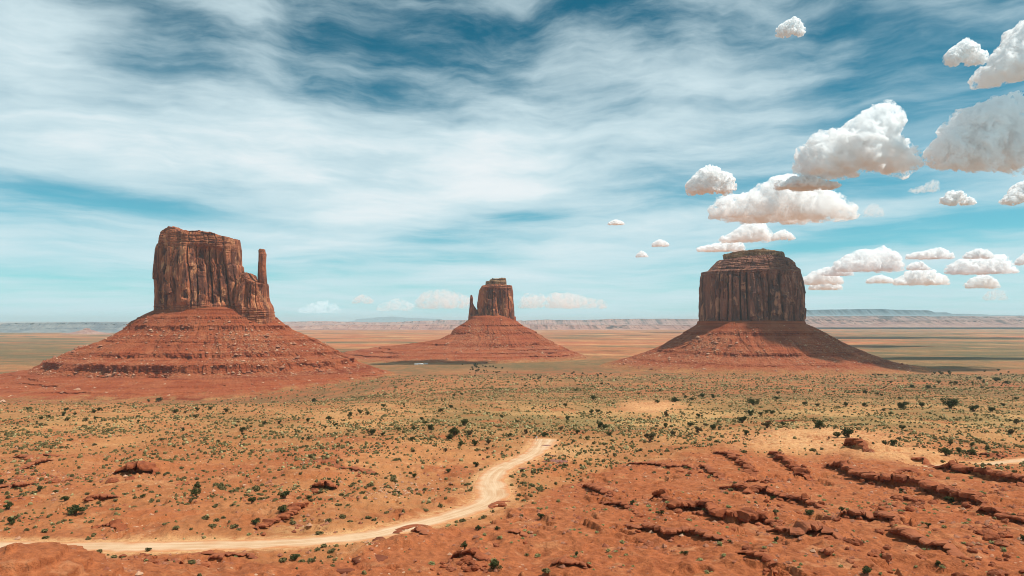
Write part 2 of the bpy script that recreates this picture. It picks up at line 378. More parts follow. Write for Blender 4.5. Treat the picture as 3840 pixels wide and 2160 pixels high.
RB = np.array([(-50,2015),(120,2020),(280,2050),(420,2105),(620,2085),(900,2080),(1050,2130),(1200,2130),(1350,2080),(1500,2000),(1700,1990),(1850,1950),(2000,1880),(2130,1800),(2300,1740),(2480,1705),(2600,1690),(2760,1700),(2950,1715),(3100,1720),(3180,1690),(3300,1705),(3450,1735),(3640,1785),(3900,1800)], float)
def zones(X, Y, z=None):
    """material zones of the ground: red shale, scrub cover, pale sand"""
    zb = zbase(X, Y); sx = CX+X/Y*FPX; sy = HY-zb/Y*FPX
    n1 = fbm(X/60, Y/60, 4, 71); n2 = fbm(X/18, Y/18, 4, 77); nb = fbm(X/240, Y/240, 4, 79)
    near = 1-sst(Y, 420, 700)
    d = sy-np.interp(sx, RB[:, 0], RB[:, 1])
    red = sst(d+n2*30, -14, 22)
    red = np.maximum(red, near*sst(n1+.6*n2, .05, .42)*.85)
    left = sst(sx, 1500, 600)
    red = np.maximum(red, near*left*sst(sy, 1600, 1760)*(.38+.5*sst(n1+.6*n2, -.3, .4)))
    # beyond the shelf: red flats and green flats
    mid = sst(Y, 650, 1000)
    red = np.maximum(red, mid*sst(nb+.3*n1, -.30, .30)*.9*(1-sst(Y, 5000, 12000)*.35))
    red = np.maximum(red, sst(Y, 720, 840)*(1-sst(Y, 1500, 2200))*sst(sx, 1500, 1000)*.95)
    dune = np.maximum(np.exp(-(((sx-2440)/125)**2+((sy-1527)/26)**2)**2), np.exp(-(((sx-3060)/330)**2+((sy-1668)/48)**2)**2))
    dune = np.maximum(dune, .9*np.exp(-(((sx-3380)/200)**2+((sy-1722)/26)**2)**2))
    red = red*(1-.85*dune)
    scrub = near*(.45-.3*red)+sst(Y, 280, 480)*(1-mid)*(.45+.5*sst(X/Y, -.4, .1))
    farg = fbm(X/900, Y/500, 4, 91)
    scrub = scrub+mid*sst(farg+.25*n1+.12, -.25, .45)*(.45+.5*sst(np.abs(sx-CX), 900, 1700))
    scrub = scrub*(1-dune)
    pale = np.maximum(np.maximum(dune*.9, .9*np.exp(-((sx-2150)/130)**2-((sy-1688)/24)**2)), near*sst(fbm(X/26, Y/15, 4, 97), .22, .5)*.6*(1-.6*red))
    pale = np.maximum(pale, sst(Y, 1500, 2500)*sst(fbm(X/700, Y/260, 3, 101), .12, .42)*.8)
    return red, scrub, pale, dune, sx, sy

# ------------------------------------------------------------------ materials
def new_mat(name):
    m = bpy.data.materials.new(name); m.use_nodes = True
    return m, NT(m.node_tree)
def finish(T, col, rough=.95, bump=None, spec=.15):
    b = T.n('ShaderNodeBsdfPrincipled', ins={'Base Color': col, 'Roughness': rough, 'Specular IOR Level': spec})
    if bump is not None: T.t.links.new(bump, b.inputs['Normal'])
    T.n('ShaderNodeOutputMaterial', ins={0: b.outputs[0]})
def bump(T, h, dist, strength=1.0):
    return T.n('ShaderNodeBump', ins={'Height': h, 'Distance': dist, 'Strength': strength}).outputs[0]

ORANGE, RED, PALE, GREEN, STRAW = (.54, .195, .072), (.36, .092, .037), (.70, .40, .18), (.125, .108, .045), (.50, .33, .13)
def ground_colour(T, red, scrub, pale, P):
    n = T.noise(P, .035, 6, .6); n2 = T.noise(P, .6, 5, .65); n3 = T.noise(P, 3.0, 3, .6)
    o = T.mix(T.ss(n, .3, .7), (.41, .120, .042), ORANGE)
    r = T.mix(T.ss(n2, .25, .75), (.25, .058, .021), (.50, .145, .053))
    c = T.mix(red, o, r)
    c = T.mix(T.m('MULTIPLY', pale, T.ss(T.m('ADD', n2, T.m('MULTIPLY', n, .4)), .45, .85)), c, PALE)
    # scrub seen from afar: straw tops and dark olive tufts, as dots of several sizes
    v = T.n('ShaderNodeTexVoronoi', ins={'Vector': P, 'Scale': .30, 'Randomness': 1.0})
    v2 = T.n('ShaderNodeTexVoronoi', ins={'Vector': P, 'Scale': .11, 'Randomness': 1.0})
    s = T.mix(T.ss(T.noise(P, .012, 4), .38, .62), (.25, .165, .062), (.50, .285, .112))
    c = T.mix(T.m('MULTIPLY', T.m('MULTIPLY', scrub, T.ss(n, .2, .55)), .75), c, s)
    dots = T.m('MULTIPLY', T.m('LESS_THAN', v.outputs[0], .42), T.ss(scrub, .1, .8))
    return c, n2, n3, dots, v2
m_ground, T = new_mat('desert_ground')
P = T.n('ShaderNodeNewGeometry').outputs['Position']
red, scrub, pale = T.attr('red'), T.attr('scrub'), T.attr('pale')
c, n2, n3, dots, v2 = ground_colour(T, red, scrub, pale, P)
fd = T.attr('fardots')
c = T.mix(T.m('MULTIPLY', T.m('MULTIPLY', dots, fd), .85), c, GREEN)
v2d = T.m('MULTIPLY', T.m('MULTIPLY', T.m('LESS_THAN', v2.outputs[0], .30), fd), T.ss(scrub, .2, .7))
c = T.mix(T.m('MULTIPLY', v2d, .8), c, (.06, .06, .025))
c = T.mix(T.m('MULTIPLY', T.attr('brush'), .8), c, T.mix(T.ss(n2, .3, .7), (.115, .082, .034), (.21, .125, .05)))
c = T.mix(T.attr('greenflat'), c, T.mix(T.ss(n2, .3, .7), (.065, .065, .028), (.15, .125, .055)))
st = T.m('LESS_THAN', T.n('ShaderNodeTexVoronoi', ins={'Vector': P, 'Scale': .55}).outputs[0], .17)
c = T.mix(T.m('MULTIPLY', st, T.m('MULTIPLY', T.attr('stony'), .8)), c, (.62, .40, .26))
c = T.mix(T.m('MULTIPLY', T.ss(n3, .54, .72), .55), c, (.15, .048, .022))
c = T.mix(T.m('MULTIPLY', T.ss(T.noise(P, .16, 5, .65), .55, .70), .38), c, (.62, .31, .15))
hgt = T.m('ADD', T.m('MULTIPLY', n2, .9), T.m('MULTIPLY', n3, .4))
finish(T, c, .96, bump(T, hgt, .8, .9))

m_talus, T = new_mat('red_talus')
tc = T.n('ShaderNodeTexCoord').outputs['Object']
sp = T.n('ShaderNodeSeparateXYZ', ins={0: tc})
n = T.noise(tc, .02, 5, .6); n2 = T.noise(tc, .16, 5, .65); n3 = T.noise(tc, .7, 4, .6)
band = T.noise(T.comb(T.m('MULTIPLY', sp.outputs[0], .003), T.m('MULTIPLY', sp.outputs[1], .003), T.m('ADD', sp.outputs[2], T.m('MULTIPLY', n, 5))), .22, 4, .7)
c = T.mix(T.ss(band, .35, .65), (.21, .040, .015), (.37, .090, .033))
c = T.mix(T.m('MULTIPLY', T.ss(n, .42, .62), .5), c, (.40, .125, .052))
scr = T.attr('scree')
vo = T.n('ShaderNodeTexVoronoi', ins={'Vector': tc, 'Scale': .22})
vsel = T.m('MULTIPLY', T.m('GREATER_THAN', T.n('ShaderNodeSeparateColor', ins={0: vo.outputs[1]}).outputs[0], .52), T.m('LESS_THAN', vo.outputs[0], .62))
c = T.mix(T.m('MULTIPLY', scr, T.m('MULTIPLY', vsel, .42)), c, (.52, .26, .13))
c = T.mix(T.m('MULTIPLY', T.m('MULTIPLY', scr, T.ss(n2, .5, .75)), .5), c, (.17, .062, .035))
foot = T.attr('foot')
Pw = T.n('ShaderNodeNewGeometry').outputs['Position']
gc, g2, g3, gd, gv2 = ground_colour(T, .75, .55, .1, Pw)
gc = T.mix(T.m('MULTIPLY', gd, .75), gc, GREEN)
c = T.mix(foot, c, gc)
finish(T, c, .96, bump(T, T.m('ADD', T.m('MULTIPLY', n3, 1.0), T.m('MULTIPLY', vo.outputs[0], .8)), 2.2, .9))

def cliff_mat(name, base, dark, light):
    m, T = new_mat(name)
    tc = T.n('ShaderNodeTexCoord').outputs['Object']
    mp = lambda s: T.n('ShaderNodeMapping', ins={'Vector': tc, 'Scale': s}).outputs[0]
    streak = T.noise(mp((1, 1, .09)), .085, 6, .65, .3)
    blot = T.noise(mp((1, 1, .45)), .05, 5, .6, .6)
    bed = T.noise(mp((.04, .04, 1)), .16, 5, .7)
    fine = T.noise(tc, .45, 5, .65)
    c = T.mix(T.ss(T.m('ADD', T.m('MULTIPLY', streak, .6), T.m('MULTIPLY', T.noise(mp((1, 1, .35)), .03, 5, .65, .8), .4)), .43, .57), dark, base)
    c = T.mix(T.m('MULTIPLY', T.ss(blot, .53, .64), .85), c, light)
    c = T.mix(T.m('MULTIPLY', T.ss(blot, .46, .30), .65), c, dark)
    c = T.mix(T.m('MULTIPLY', T.attr('bedded'), T.ss(bed, .42, .62)), c, T.mix(.5, dark, base))
    c = T.mix(T.m('MULTIPLY', T.attr('bedded'), T.m('MULTIPLY', T.ss(bed, .56, .68), .6)), c, light)
    c = T.mix(T.m('MULTIPLY', T.ss(fine, .6, .8), .35), c, light)
    hh = T.m('ADD', T.m('MULTIPLY', fine, 1.0), T.m('MULTIPLY', streak, 2.0))
    finish(T, c, .9, bump(T, hh, 3.5, 1.0))
    return m
m_cliff = cliff_mat('red_cliff', (.52, .165, .072), (.17, .060, .038), (.70, .31, .145))
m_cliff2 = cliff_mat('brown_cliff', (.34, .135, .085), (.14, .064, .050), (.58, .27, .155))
m_cap = cliff_mat('tan_cap', (.46, .25, .13), (.20, .105, .06), (.62, .40, .22))

m_rock, T = new_mat('red_sandstone')
tc = T.n('ShaderNodeTexCoord').outputs['Object']; Pw = T.n('ShaderNodeNewGeometry').outputs['Position']
n = T.noise(Pw, .35, 5, .6); n2 = T.noise(Pw, 2.0, 4, .6)
c = T.mix(T.ss(n, .3, .7), (.17, .042, .018), (.37, .108, .043))
rnd = T.n('ShaderNodeObjectInfo').outputs['Random']
c = T.mix(T.m('MULTIPLY', rnd, .35), c, (.42, .16, .08))
finish(T, c, .93, bump(T, n2, .25, .8))
m_stone, T = new_mat('loose_stone')
Pw = T.n('ShaderNodeNewGeometry').outputs['Position']
c = T.mix(T.attr('tint'), (.30, .085, .04), (.66, .40, .25))
c = T.mix(T.m('MULTIPLY', T.noise(Pw, .9, 3), .5), c, (.2, .08, .05))
finish(T, c, .95)

m_road, T = new_mat('packed_dirt')
Pw = T.n('ShaderNodeNewGeometry').outputs['Position']
n = T.noise(Pw, .10, 5, .6); n2 = T.noise(Pw, .9, 5, .65)
trk = T.attr('across'); tl = T.attr('along')
ruts = T.noise(T.comb(T.m('MULTIPLY', trk, 2.4), T.m('MULTIPLY', tl, .018), 0.0), 1.6, 4, .6)
c = T.mix(T.ss(n, .3, .7), (.52, .30, .16), (.62, .41, .25))
c = T.mix(T.m('MULTIPLY', T.ss(ruts, .40, .66), .55), c, (.71, .53, .35))
c = T.mix(T.m('MULTIPLY', T.ss(ruts, .45, .30), .45), c, (.50, .25, .11))
c = T.mix(T.m('MULTIPLY', T.ss(T.attr('edge'), .40, .95), .97), c, T.mix(T.ss(n2, .3, .7), (.50, .2, .08), (.60, .27, .115)))
c = T.mix(T.m('MULTIPLY', T.ss(n2, .55, .8), .3), c, (.58, .30, .14))
finish(T, c, .97, bump(T, T.m('ADD', n2, ruts), .12, .7))

def leaf_mat(name, a, b, tr=.25):
    m, T = new_mat(name)
    Pw = T.n('ShaderNodeNewGeometry').outputs['Position']
    c = T.mix(T.ss(T.noise(Pw, 1.6, 3), .3, .7), a, b)
    c = T.mix(T.m('MULTIPLY', T.n('ShaderNodeObjectInfo').outputs['Random'], .35), c, tuple((x+y)*.5*.8 for x, y in zip(a, b)))
    finish(T, c, .8)
    return m
m_juniper = leaf_mat('juniper_foliage', (.035, .045, .014), (.085, .092, .028))
m_dry = leaf_mat('dry_juniper_foliage', (.075, .058, .026), (.13, .098, .042))
m_rabbit = leaf_mat('rabbitbrush_foliage', (.24, .235, .085), (.42, .39, .17))
m_sage = leaf_mat('sage_foliage', (.10, .082, .030), (.22, .175, .07))
m_bark, T = new_mat('bark')
finish(T, T.mix(T.noise(T.n('ShaderNodeTexCoord').outputs['Object'], 3, 4), (.10, .055, .035), (.22, .14, .09)), .95)
m_scrub, T = new_mat('scrub_cover')
Pw = T.n('ShaderNodeNewGeometry').outputs['Position']
t = T.attr('tint')
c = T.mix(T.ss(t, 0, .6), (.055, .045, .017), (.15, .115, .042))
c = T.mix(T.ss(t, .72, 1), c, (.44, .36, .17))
c = T.mix(T.m('MULTIPLY', T.ss(T.noise(Pw, 2.5, 2), .5, .7), .4), c, (.06, .055, .025))
finish(T, c, .9)
m_mud, T = new_mat('brown_mud_water')
finish(T, T.mix(T.noise(T.n('ShaderNodeNewGeometry').outputs['Position'], .5, 3), (.15, .045, .026), (.22, .075, .042)), .6, None, 0.0)
m_water, T = new_mat('muddy_water')
Pw = T.n('ShaderNodeNewGeometry').outputs['Position']
b = T.n('ShaderNodeBsdfPrincipled', ins={'Base Color': T.mix(T.noise(Pw, .5, 3), (.20, .070, .045), (.27, .10, .062)), 'Roughness': .35, 'Specular IOR Level': .04,
    'Normal': bump(T, T.noise(Pw, 2.0, 3), .03, .3)})
T.n('ShaderNodeOutputMaterial', ins={0: b.outputs[0]})

def far_mat(name, a, b, d):
    m, T = new_mat(name)
    Pw = T.n('ShaderNodeNewGeometry').outputs['Position']
    bed = T.noise(T.n('ShaderNodeMapping', ins={'Vector': Pw, 'Scale': (.02, .02, 1)}).outputs[0], .035, 5, .7)
    n = T.noise(Pw, .0035, 6, .65)
    c = T.mix(T.ss(bed, .35, .65), a, b); c = T.mix(T.m('MULTIPLY', T.ss(n, .42, .65), .75), c, d)
    finish(T, c, .95, bump(T, n, 120, .5))
    return m
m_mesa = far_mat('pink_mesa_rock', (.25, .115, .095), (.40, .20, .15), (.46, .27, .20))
m_mesa_hazy = far_mat('haze_tinted_mesa_rock', (.16, .17, .18), (.26, .26, .25), (.12, .13, .15))  # blue grey of distant haze painted into the rock colour
m_mount = far_mat('haze_tinted_mountain_rock', (.08, .125, .15), (.12, .17, .19), (.09, .14, .17))  # base colour tinted blue to add to the haze over the far ranges

# ------------------------------------------------------------------ ground sheet
def build_ground():
    def sy0(Y): return HY-np.interp(np.log(Y), LYS, ZRS)/Y*FPX
    Yt = np.exp(np.linspace(math.log(100), math.log(620), 4000)); st = sy0(Yt)
    near = np.interp(np.linspace(st[0], st[-1], 560)[::-1], st[::-1], Yt[::-1])[::-1]
    near = np.sort(near)
    Y = np.concatenate([np.exp(np.linspace(math.log(30), math.log(100), 50))[:-1], near, np.exp(np.linspace(math.log(620), math.log(3200), 250))[1:], np.exp(np.linspace(math.log(3200), math.log(88000), 170))[1:]])
    u = np.linspace(-1.02, 1.02, 1560)
    YY, UU = np.meshgrid(Y, u, indexing='ij'); XX = UU*YY
    rd = road_dist(XX, YY)
    Z = H(XX, YY, True, rd)
    red, scrub, pale, dune, sx, sy = zones(XX, YY)
    rim = (1-sst(rd, .5, 5))
    pale = np.maximum(pale, rim*.9); scrub = scrub*(1-.9*rim); red = red*(1-.5*rim)
    fard = sst(YY, 520, 800)*(1-sst(YY, 3500, 7000))
    gf = sst(YY, 1700, 2600)*sst(fbm(XX/1500, YY/520, 4, 131)+.30*sst(np.abs(XX/YY), .2, .6)-.04, 0, .3)*(1-.6*sst(YY, 9000, 16000))
    gf = gf*(.45+.55*sst(fbm(XX/260, YY/110, 4, 133), -.25, .2))
    gf = np.maximum(gf, .75*np.exp(-((sx-1950)/520)**2-((sy-1372)/22)**2))
    stony = (1-sst(YY, 330, 520))*sst(fbm(XX/20, YY/14, 3, 141), .05, .4)
    for a, b, rr, ww in ((1480, 1840, 16, 1), (1640, 1790, 14, .8), (180, 1790, 14, .7)):
        x0, y0 = gpt(a, b); stony = np.maximum(stony, ww*np.exp(-((XX-x0)**2+(YY-y0)**2)/(rr*rr)))
    V = np.stack([XX, YY, Z], -1)
    win = sst(YY, 600, 900)*(1-sst(YY, 2400, 4200))
    brush = win*(.35+.65*sst(fbm(XX/30, YY/70, 4, 151), -.25, .25))*(.35+.65*sst(fbm(XX/210, YY/260, 3, 153), -.3, .2))*(1-.9*dune)
    me = np_mesh('ground', V, grid_faces(len(Y), len(u)), m_ground, True,
                 dict(brush=brush, red=red, scrub=scrub, pale=pale, fardots=fard, greenflat=gf*.9, stony=stony))
    tag(link('ground', me), kind='structure')
build_ground()

def build_road(q, w, name):
    d = np.gradient(q, axis=0); d /= np.hypot(d[:, 0], d[:, 1])[:, None]; nrm = np.stack([-d[:, 1], d[:, 0]], 1)
    n = len(q); s = np.arange(n)*1.0
    a = np.linspace(-1, 1, 25)
    wl = w*(1+.22*fbm(s/11, s*0, 3, 5)); wr = w*(1+.22*fbm(s/11, s*0+9, 3, 6))
    if q is RC1:                                # the turn-out at the bend and the flared end
        x0, y0 = gpt(1238*1.4907, 1225*1.4907); b = np.exp(-((q[:, 0]-x0)**2+(q[:, 1]-y0)**2)/18**2); wl = wl*(1+.35*b); wr = wr*(1+.15*b)
        e = sst(s, s[-1]-45, s[-1]); wr = wr*(1+.9*e)
    o = np.where(a[None] < 0, a[None]*wr[:, None], a[None]*wl[:, None])
    X = q[:, 0:1]+nrm[:, 0:1]*o; Y = q[:, 1:2]+nrm[:, 1:2]*o
    ed = np.abs(a)[None]+0*X
    Z = H(X, Y)+.07*(1-sst(ed, .80, 1))-.10*sst(ed, .93, 1)-.05*np.exp(-((ed-.4)/.12)**2)
    me = np_mesh(name, np.stack([X, Y, Z], -1), grid_faces(n, 25), m_road, True, dict(across=a[None]+0*X, along=s[:, None]+0*X, edge=ed+.45*fbm(X/5, Y/5, 4, 9)))
    return link(name, me)
tag(build_road(RC1, 5.0, 'road'), kind='structure')
tag(build_road(RC2, 3.4, 'road'), kind='structure')

# ------------------------------------------------------------------ buttes
def rock_body(left, right, top, Yc, depth, root, seed, mat, name, col_w=18, crack=7, nper=640, nrow=190, bed_top=.2, bed_bot=.12, bed_amp=2.2, amp=1.0, parent=None, yoff=0, pw=2.25, fit=.955):
    """a block of cliff: side outlines and skyline in photograph pixels, real depth, pillars and bedding as geometry"""
    sc = Yc/FPX
    w = lambda p: ((p[0]-CX)*sc, (HY-p[1])*sc)
    Lp = np.array([w(p) for p in left]); Rp = np.array([w(p) for p in right]); Tp = np.array([w(p) for p in top])
    Tp[:, 1] *= (Yc-.6*depth)/Yc
    zl = np.maximum.accumulate(Lp[:, 1]+np.arange(len(Lp))*1e-4); zr = np.maximum.accumulate(Rp[:, 1]+np.arange(len(Rp))*1e-4)
    zb = min(zl[0], zr[0])-12
    th = np.linspace(0, 2*np.pi, nper, endpoint=False)
    c, s = np.cos(th), np.sin(th); rr = (np.abs(c)**pw+np.abs(s)**pw)**(-1/pw)
    px, py = c*rr, s*rr
    wmax = (Rp[:, 0].max()-Lp[:, 0].min())
    zmid = Tp[:, 1].max()
    xl = np.interp(zmid, zl, Lp[:, 0]); xr = np.interp(zmid, zr, Rp[:, 0])
    # skyline height over each column of the outline
    xref = xl+(xr-xl)*(px+1)/2
    zt = np.interp(xref, Tp[:, 0], Tp[:, 1])
    rows = np.linspace(0, 1, nrow)
    Z = zb+(zt[None]-zb)*rows[:, None]
    XL = np.interp(Z, zl, Lp[:, 0]); XR = np.interp(Z, zr, Rp[:, 0])
    f = (px[None]*fit+1)/2
    X = XL+(XR-XL)*f; hw = (XR-XL)/2
    dep = depth*(hw/(wmax/2))**.8
    Y = Yc+yoff+dep*py[None]
    # outward normal of the outline in plan
    per = np.concatenate([[0], np.cumsum(np.hypot(np.diff(px)*wmax/2, np.diff(py)*depth))]); S = per[None]+0*Z; tot = per[-1]
    nx = np.gradient(Y, axis=1); ny = -np.gradient(X, axis=1); ln = np.hypot(nx, ny)+1e-9; nx /= ln; ny /= ln
    # pillars: straight joints along the wall, each pillar broken into blocks that step back upwards
    def joints(w, sd, wob, hseg):
        q = (S+fbm(S/(w*4)+sd, Z/(w*9), 2, sd)*wob)/w
        i = np.floor(q).astype(np.int64); f = q-i
        l = (_r(i, i*0, sd)-.5)*.55; r_ = 1+(_r(i+1, i*0, sd)-.5)*.55
        i = np.where(f < l, i-1, np.where(f > r_, i+1, i))
        l = i+(_r(i, i*0, sd)-.5)*.55; r_ = i+1+(_r(i+1, i*0, sd)-.5)*.55
        e = np.minimum(q-l, r_-q)*w
        el_ = np.where(q-l < r_-q, _r(i, i*0, sd+1), _r(i+1, i*0, sd+1))
        ph = _r(i, i*0, sd+2)*7
        zz = Z/(hseg*(.6+.9*_r(i, i*0, sd+4)))+ph+.12*perlin(S/w*.7, Z/w*.3, sd+5)
        j = np.floor(zz).astype(np.int64)
        return i, j, e, el_, zz-j
    relz = (Z-zb)/(zt[None]-zb)
    i, j, e, el_, fz = joints(col_w, seed+1, col_w*.35, 70)
    d = (_r(i, j*0, seed+6)-.5)*col_w*.75+(_r(i, j, seed+7)-.5)*col_w*.42-relz*col_w*.22
    d -= crack*(.15+.85*el_**1.5)*1.4*np.clip(1-e/(col_w*.15), 0, 1)
    msk = .25+1.1*sst(fbm(S/(col_w*2.2), Z/(col_w*3), 3, seed+71), -.25, .35)
    i, j, e, el_, fz = joints(col_w*.47, seed+11, col_w*.22, 26)
    d += msk*((_r(i, j, seed+16)-.5)*col_w*.30-crack*.34*el_*np.clip(1-e/(col_w*.06), 0, 1)-(1-fz)*col_w*.05)
    i, j, e, el_, fz = joints(col_w*.19, seed+21, col_w*.1, 11)
    d += msk*(_r(i, j, seed+26)-.5)*col_w*.12
    alc = worley(S/(col_w*1.6)+fbm(S/20, Z/20, 2, seed+75)*.4, Z/(col_w*1.5)+seed, seed+73)
    d -= np.where(alc[2] < .22, np.clip(.42-alc[0], 0, .25)*4*col_w*.28, 0)
    d = np.minimum(d, col_w*.30)
    d += fbm(S/9, Z/12, 4, seed+21)*1.1+fbm(S/95, Z/500, 2, seed+23)*col_w*1.1
    rel = (Z-zb-12)/(zt[None]-zb-12)
    bed = np.maximum(sst(rel, 1-bed_top-.06, 1-bed_top+.03), 1-sst(rel, bed_bot-.03, bed_bot+.04))
    zz = Z+fbm(S/60, Z*0, 2, seed+29)*3
    steps = perlin(zz/3.6, S/90, seed+33)+.6*perlin(zz/1.7, S/40, seed+34)
    bd = np.sign(steps)*np.abs(steps)**.6*bed_amp+fbm(S/7, Z/7, 3, seed+35)*1.4
    d = d*(1-.72*bed)+bd*bed
    d *= amp
    # keep the outline where the photograph has it: less relief at the extreme left and right
    k = .18+.82*sst(1-np.abs(px), .0, .22)[None]
    X = X+nx*d*k; Y = Y+ny*d*k
    # jagged crest
    crest = (perlin(S/11, S*0+seed, seed+41)*1.8+(worley(S/9, S*0, seed+43)[2]-.5)*3.0)*amp
    Z = Z+crest*sst(rows, .93, 1)[:, None]
    # top surface
    rings = []
    cxm = (X[-1].max()+X[-1].min())/2; cym = Yc+yoff
    for q in (.94, .84, .7, .5, .28, .02):
        xq = cxm+(X[-1]-cxm)*q; yq = cym+(Y[-1]-cym)*q
        zq = np.interp(xq, Tp[:, 0], Tp[:, 1])+fbm(xq/9, yq/9, 3, seed+51)*2.2*amp
        rings.append((xq, yq, zq*(1-.3*q)+(Z[-1])*.3*q))
    X = np.vstack([X]+[r[0][None] for r in rings]); Y = np.vstack([Y]+[r[1][None] for r in rings]); Z = np.vstack([Z]+[r[2][None] for r in rings])
    B = np.vstack([bed]+[np.ones((1, nper))]*6)
    V = np.stack([X, Y, Z], -1)-np.array(root.location)
    me = np_mesh(name, V, grid_faces(len(X), nper, True), mat, False, dict(bedded=B))
    return link(name, me, parent or root)

def talus(root, Yc, foot_x, depth, prof, ledges, seed, base_z, name='talus_slope', nang=900, scree_dirs=(), yoff=0, rock=1.0):
    """apron of broken slopes round a butte: outlines right, front, left, back as (offset, height), ledges as (height, drop)"""
    x0, x1 = foot_x; cx, hw = (x0+x1)/2, (x1-x0)/2
    zs = np.arange(prof['z1'], prof['z0']-1e-6, -1.0)
    zs = np.unique(np.concatenate([zs]+[np.arange(l-h-1, l+1.2, .5) for l, h in ledges]))[::-1]
    th = np.linspace(0, 2*np.pi, nang, endpoint=False)
    c, s = np.cos(th), np.sin(th); pw = 2.05; rr = (np.abs(c)**pw+np.abs(s)**pw)**(-1/pw)
    fx, fy = cx+hw*c*rr, Yc+yoff+depth*s*rr
    wts = np.stack([np.maximum(c, 0)**2, np.maximum(-s, 0)**2, np.maximum(-c, 0)**2, np.maximum(s, 0)**2], 1)
    def off(zq):                                   # (nz, nang)
        out = 0
        for k, key in enumerate(('right', 'front', 'left', 'back')):
            p = np.array(prof[key], float)[::-1]
            out = out+np.interp(zq, p[:, 1], p[:, 0])*wts[None, :, k]
        return out
    Zg = zs[:, None]+0*th[None]
    # bedded ledges: the slope holds still over the drop, then catches up on the bench below
    zmap = Zg+fbm(c[None]*3+0*Zg, s[None]*3+Zg*0, 3, seed)*4
    ze = Zg.copy()
    arc = th[None]*(hw+160)
    for li, (l, h) in enumerate(ledges):
        st = np.clip(.60+2.6*fbm(arc/90, Zg*0+li*3.3, 4, seed+li), 0, 1)
        for a_, sd_ in scree_dirs:
            st = st*(1-.93*np.exp(-(((th[None]-a_+np.pi) % (2*np.pi)-np.pi)/sd_)**2))
        l2 = l+fbm(arc/150, Zg*0+li, 3, seed+7)*6; hh = h*(.8+.5*fbm(arc/40, Zg*0, 2, seed+40+li))
        inb = (Zg <= l2) & (Zg > l2-hh); below = (Zg <= l2-hh) & (Zg > l2-hh*3.2)
        tgt = np.where(inb, l2, np.where(below, l2+(Zg-(l2-hh))*(3.2/2.2), Zg))
        ze = np.where(inb | below, Zg+(tgt-Zg)*st*.96, ze)
    lip = np.zeros_like(Zg)
    for li, (l, h) in enumerate(ledges):
        fr = np.clip((Zg-(l-h))/h, -1, 2); lip = np.maximum(lip, np.where((fr >= 0) & (fr <= 1.05), fr**2, 0)*(.6+.22*h))
    O = off(ze)+lip
    relo = np.clip(O/80, 0, 1)
    fan = fbm(arc/46+fbm(arc/90, Zg/70, 2, seed+3)*1.3, Zg/130, 4, seed+13)
    gull = fbm(arc/60, Zg/110, 3, seed+11)*14+(1-np.abs(fan)*2.6)*10+fbm(arc/14, Zg/14, 3, seed+12)*3.2
    O = O+gull*relo*.75
    # ledge faces broken into joints
    jf1, jf2, jid = worley(arc/9, Zg/30, seed+17)
    flat = np.zeros_like(O)
    for l, h in ledges: flat = np.maximum(flat, ((Zg < l+2) & (Zg > l-h-1))*1.0)
    O = O+flat*((jid-.5)*5-2.5*(1-np.clip((jf2-jf1)/.2, 0, 1)))
    # fallen blocks
    bf1, bf2, bid = worley(arc/7.0, Zg/4.5, seed+27)
    scree = np.clip(.30+1.3*fbm(arc/70, Zg/50, 3, seed+31)+.5*sst(Zg, base_z+90, base_z+25), 0, 1)
    for a_, sd_ in scree_dirs:
        scree = np.maximum(scree, np.exp(-(((th[None]-a_+np.pi) % (2*np.pi)-np.pi)/sd_)**2)*sst(O, 20, 60))
    scree = scree*relo*(1-.8*flat)
    O = O+(bid-.4)*np.maximum(0, .5-bf1)*9*scree*rock
    nxy = np.stack([c, s], 1)
    X = fx[None]+nxy[None, :, 0]*O; Y = fy[None]+nxy[None, :, 1]*O
    Z = Zg+fbm(X/16, Y/16, 4, seed+61)*2.2*relo+fbm(X/5, Y/5, 2, seed+62)*.8*relo
    gz = H(X, Y, False)
    foot = 1-sst(Z-gz+fbm(X/30, Y/30, 3, seed+70)*10, 0, prof.get('blend', 16))
    inner = np.stack([cx+(X[0]-cx)*.55, (Yc+yoff)+(Y[0]-Yc-yoff)*.55, Z[0]+14], -1)[None]
    V = np.concatenate([inner, np.stack([X, Y, Z], -1)], 0)-np.array(root.location)
    one = lambda a, v: np.vstack([np.full((1, nang), v), a])
    me = np_mesh(name, V, grid_faces(len(V), nang, True)[:, ::-1], m_talus, False, dict(foot=one(foot, 0.), scree=one(scree, .2)))
    o = link(name, me, root)
    return o, (X, Y, Z, scree)

def stones(name, pts, size, tint, seed, mat=None, flat=.7):
    """many loose stones in one mesh: skewed octahedra with cut corners"""
    rng = np.random.default_rng(seed)
    base = np.array([(1,0,0),(.3,.95,0),(-.8,.6,0),(-.85,-.55,0),(.25,-.95,0),(.1,.05,1),(0,0,-.6)], float)
    F = np.array([(0,1,5),(1,2,5),(2,3,5),(3,4,5),(4,0,5),(1,0,6),(2,1,6),(3,2,6),(4,3,6),(0,4,6)])
    n = len(pts)
    V = base[None]*(1+rng.uniform(-.3, .3, (n, 7, 3)))
    V[:, :, 2] *= flat; V[:, 5, :2] += rng.uniform(-.45, .45, (n, 2))
    a = rng.uniform(0, 6.28, n); ca, sa = np.cos(a)[:, None], np.sin(a)[:, None]
    x = V[..., 0]*ca-V[..., 1]*sa; y = V[..., 0]*sa+V[..., 1]*ca
    V = np.stack([x, y, V[..., 2]], -1)*size[:, None, None]+pts[:, None]
    FF = (F[None]+7*np.arange(n)[:, None, None]).reshape(-1, 3)
    me = np_mesh(name, V.reshape(-1, 3), FF, mat or m_stone, False, dict(tint=np.repeat(tint, 7)))
    return link(name, me)

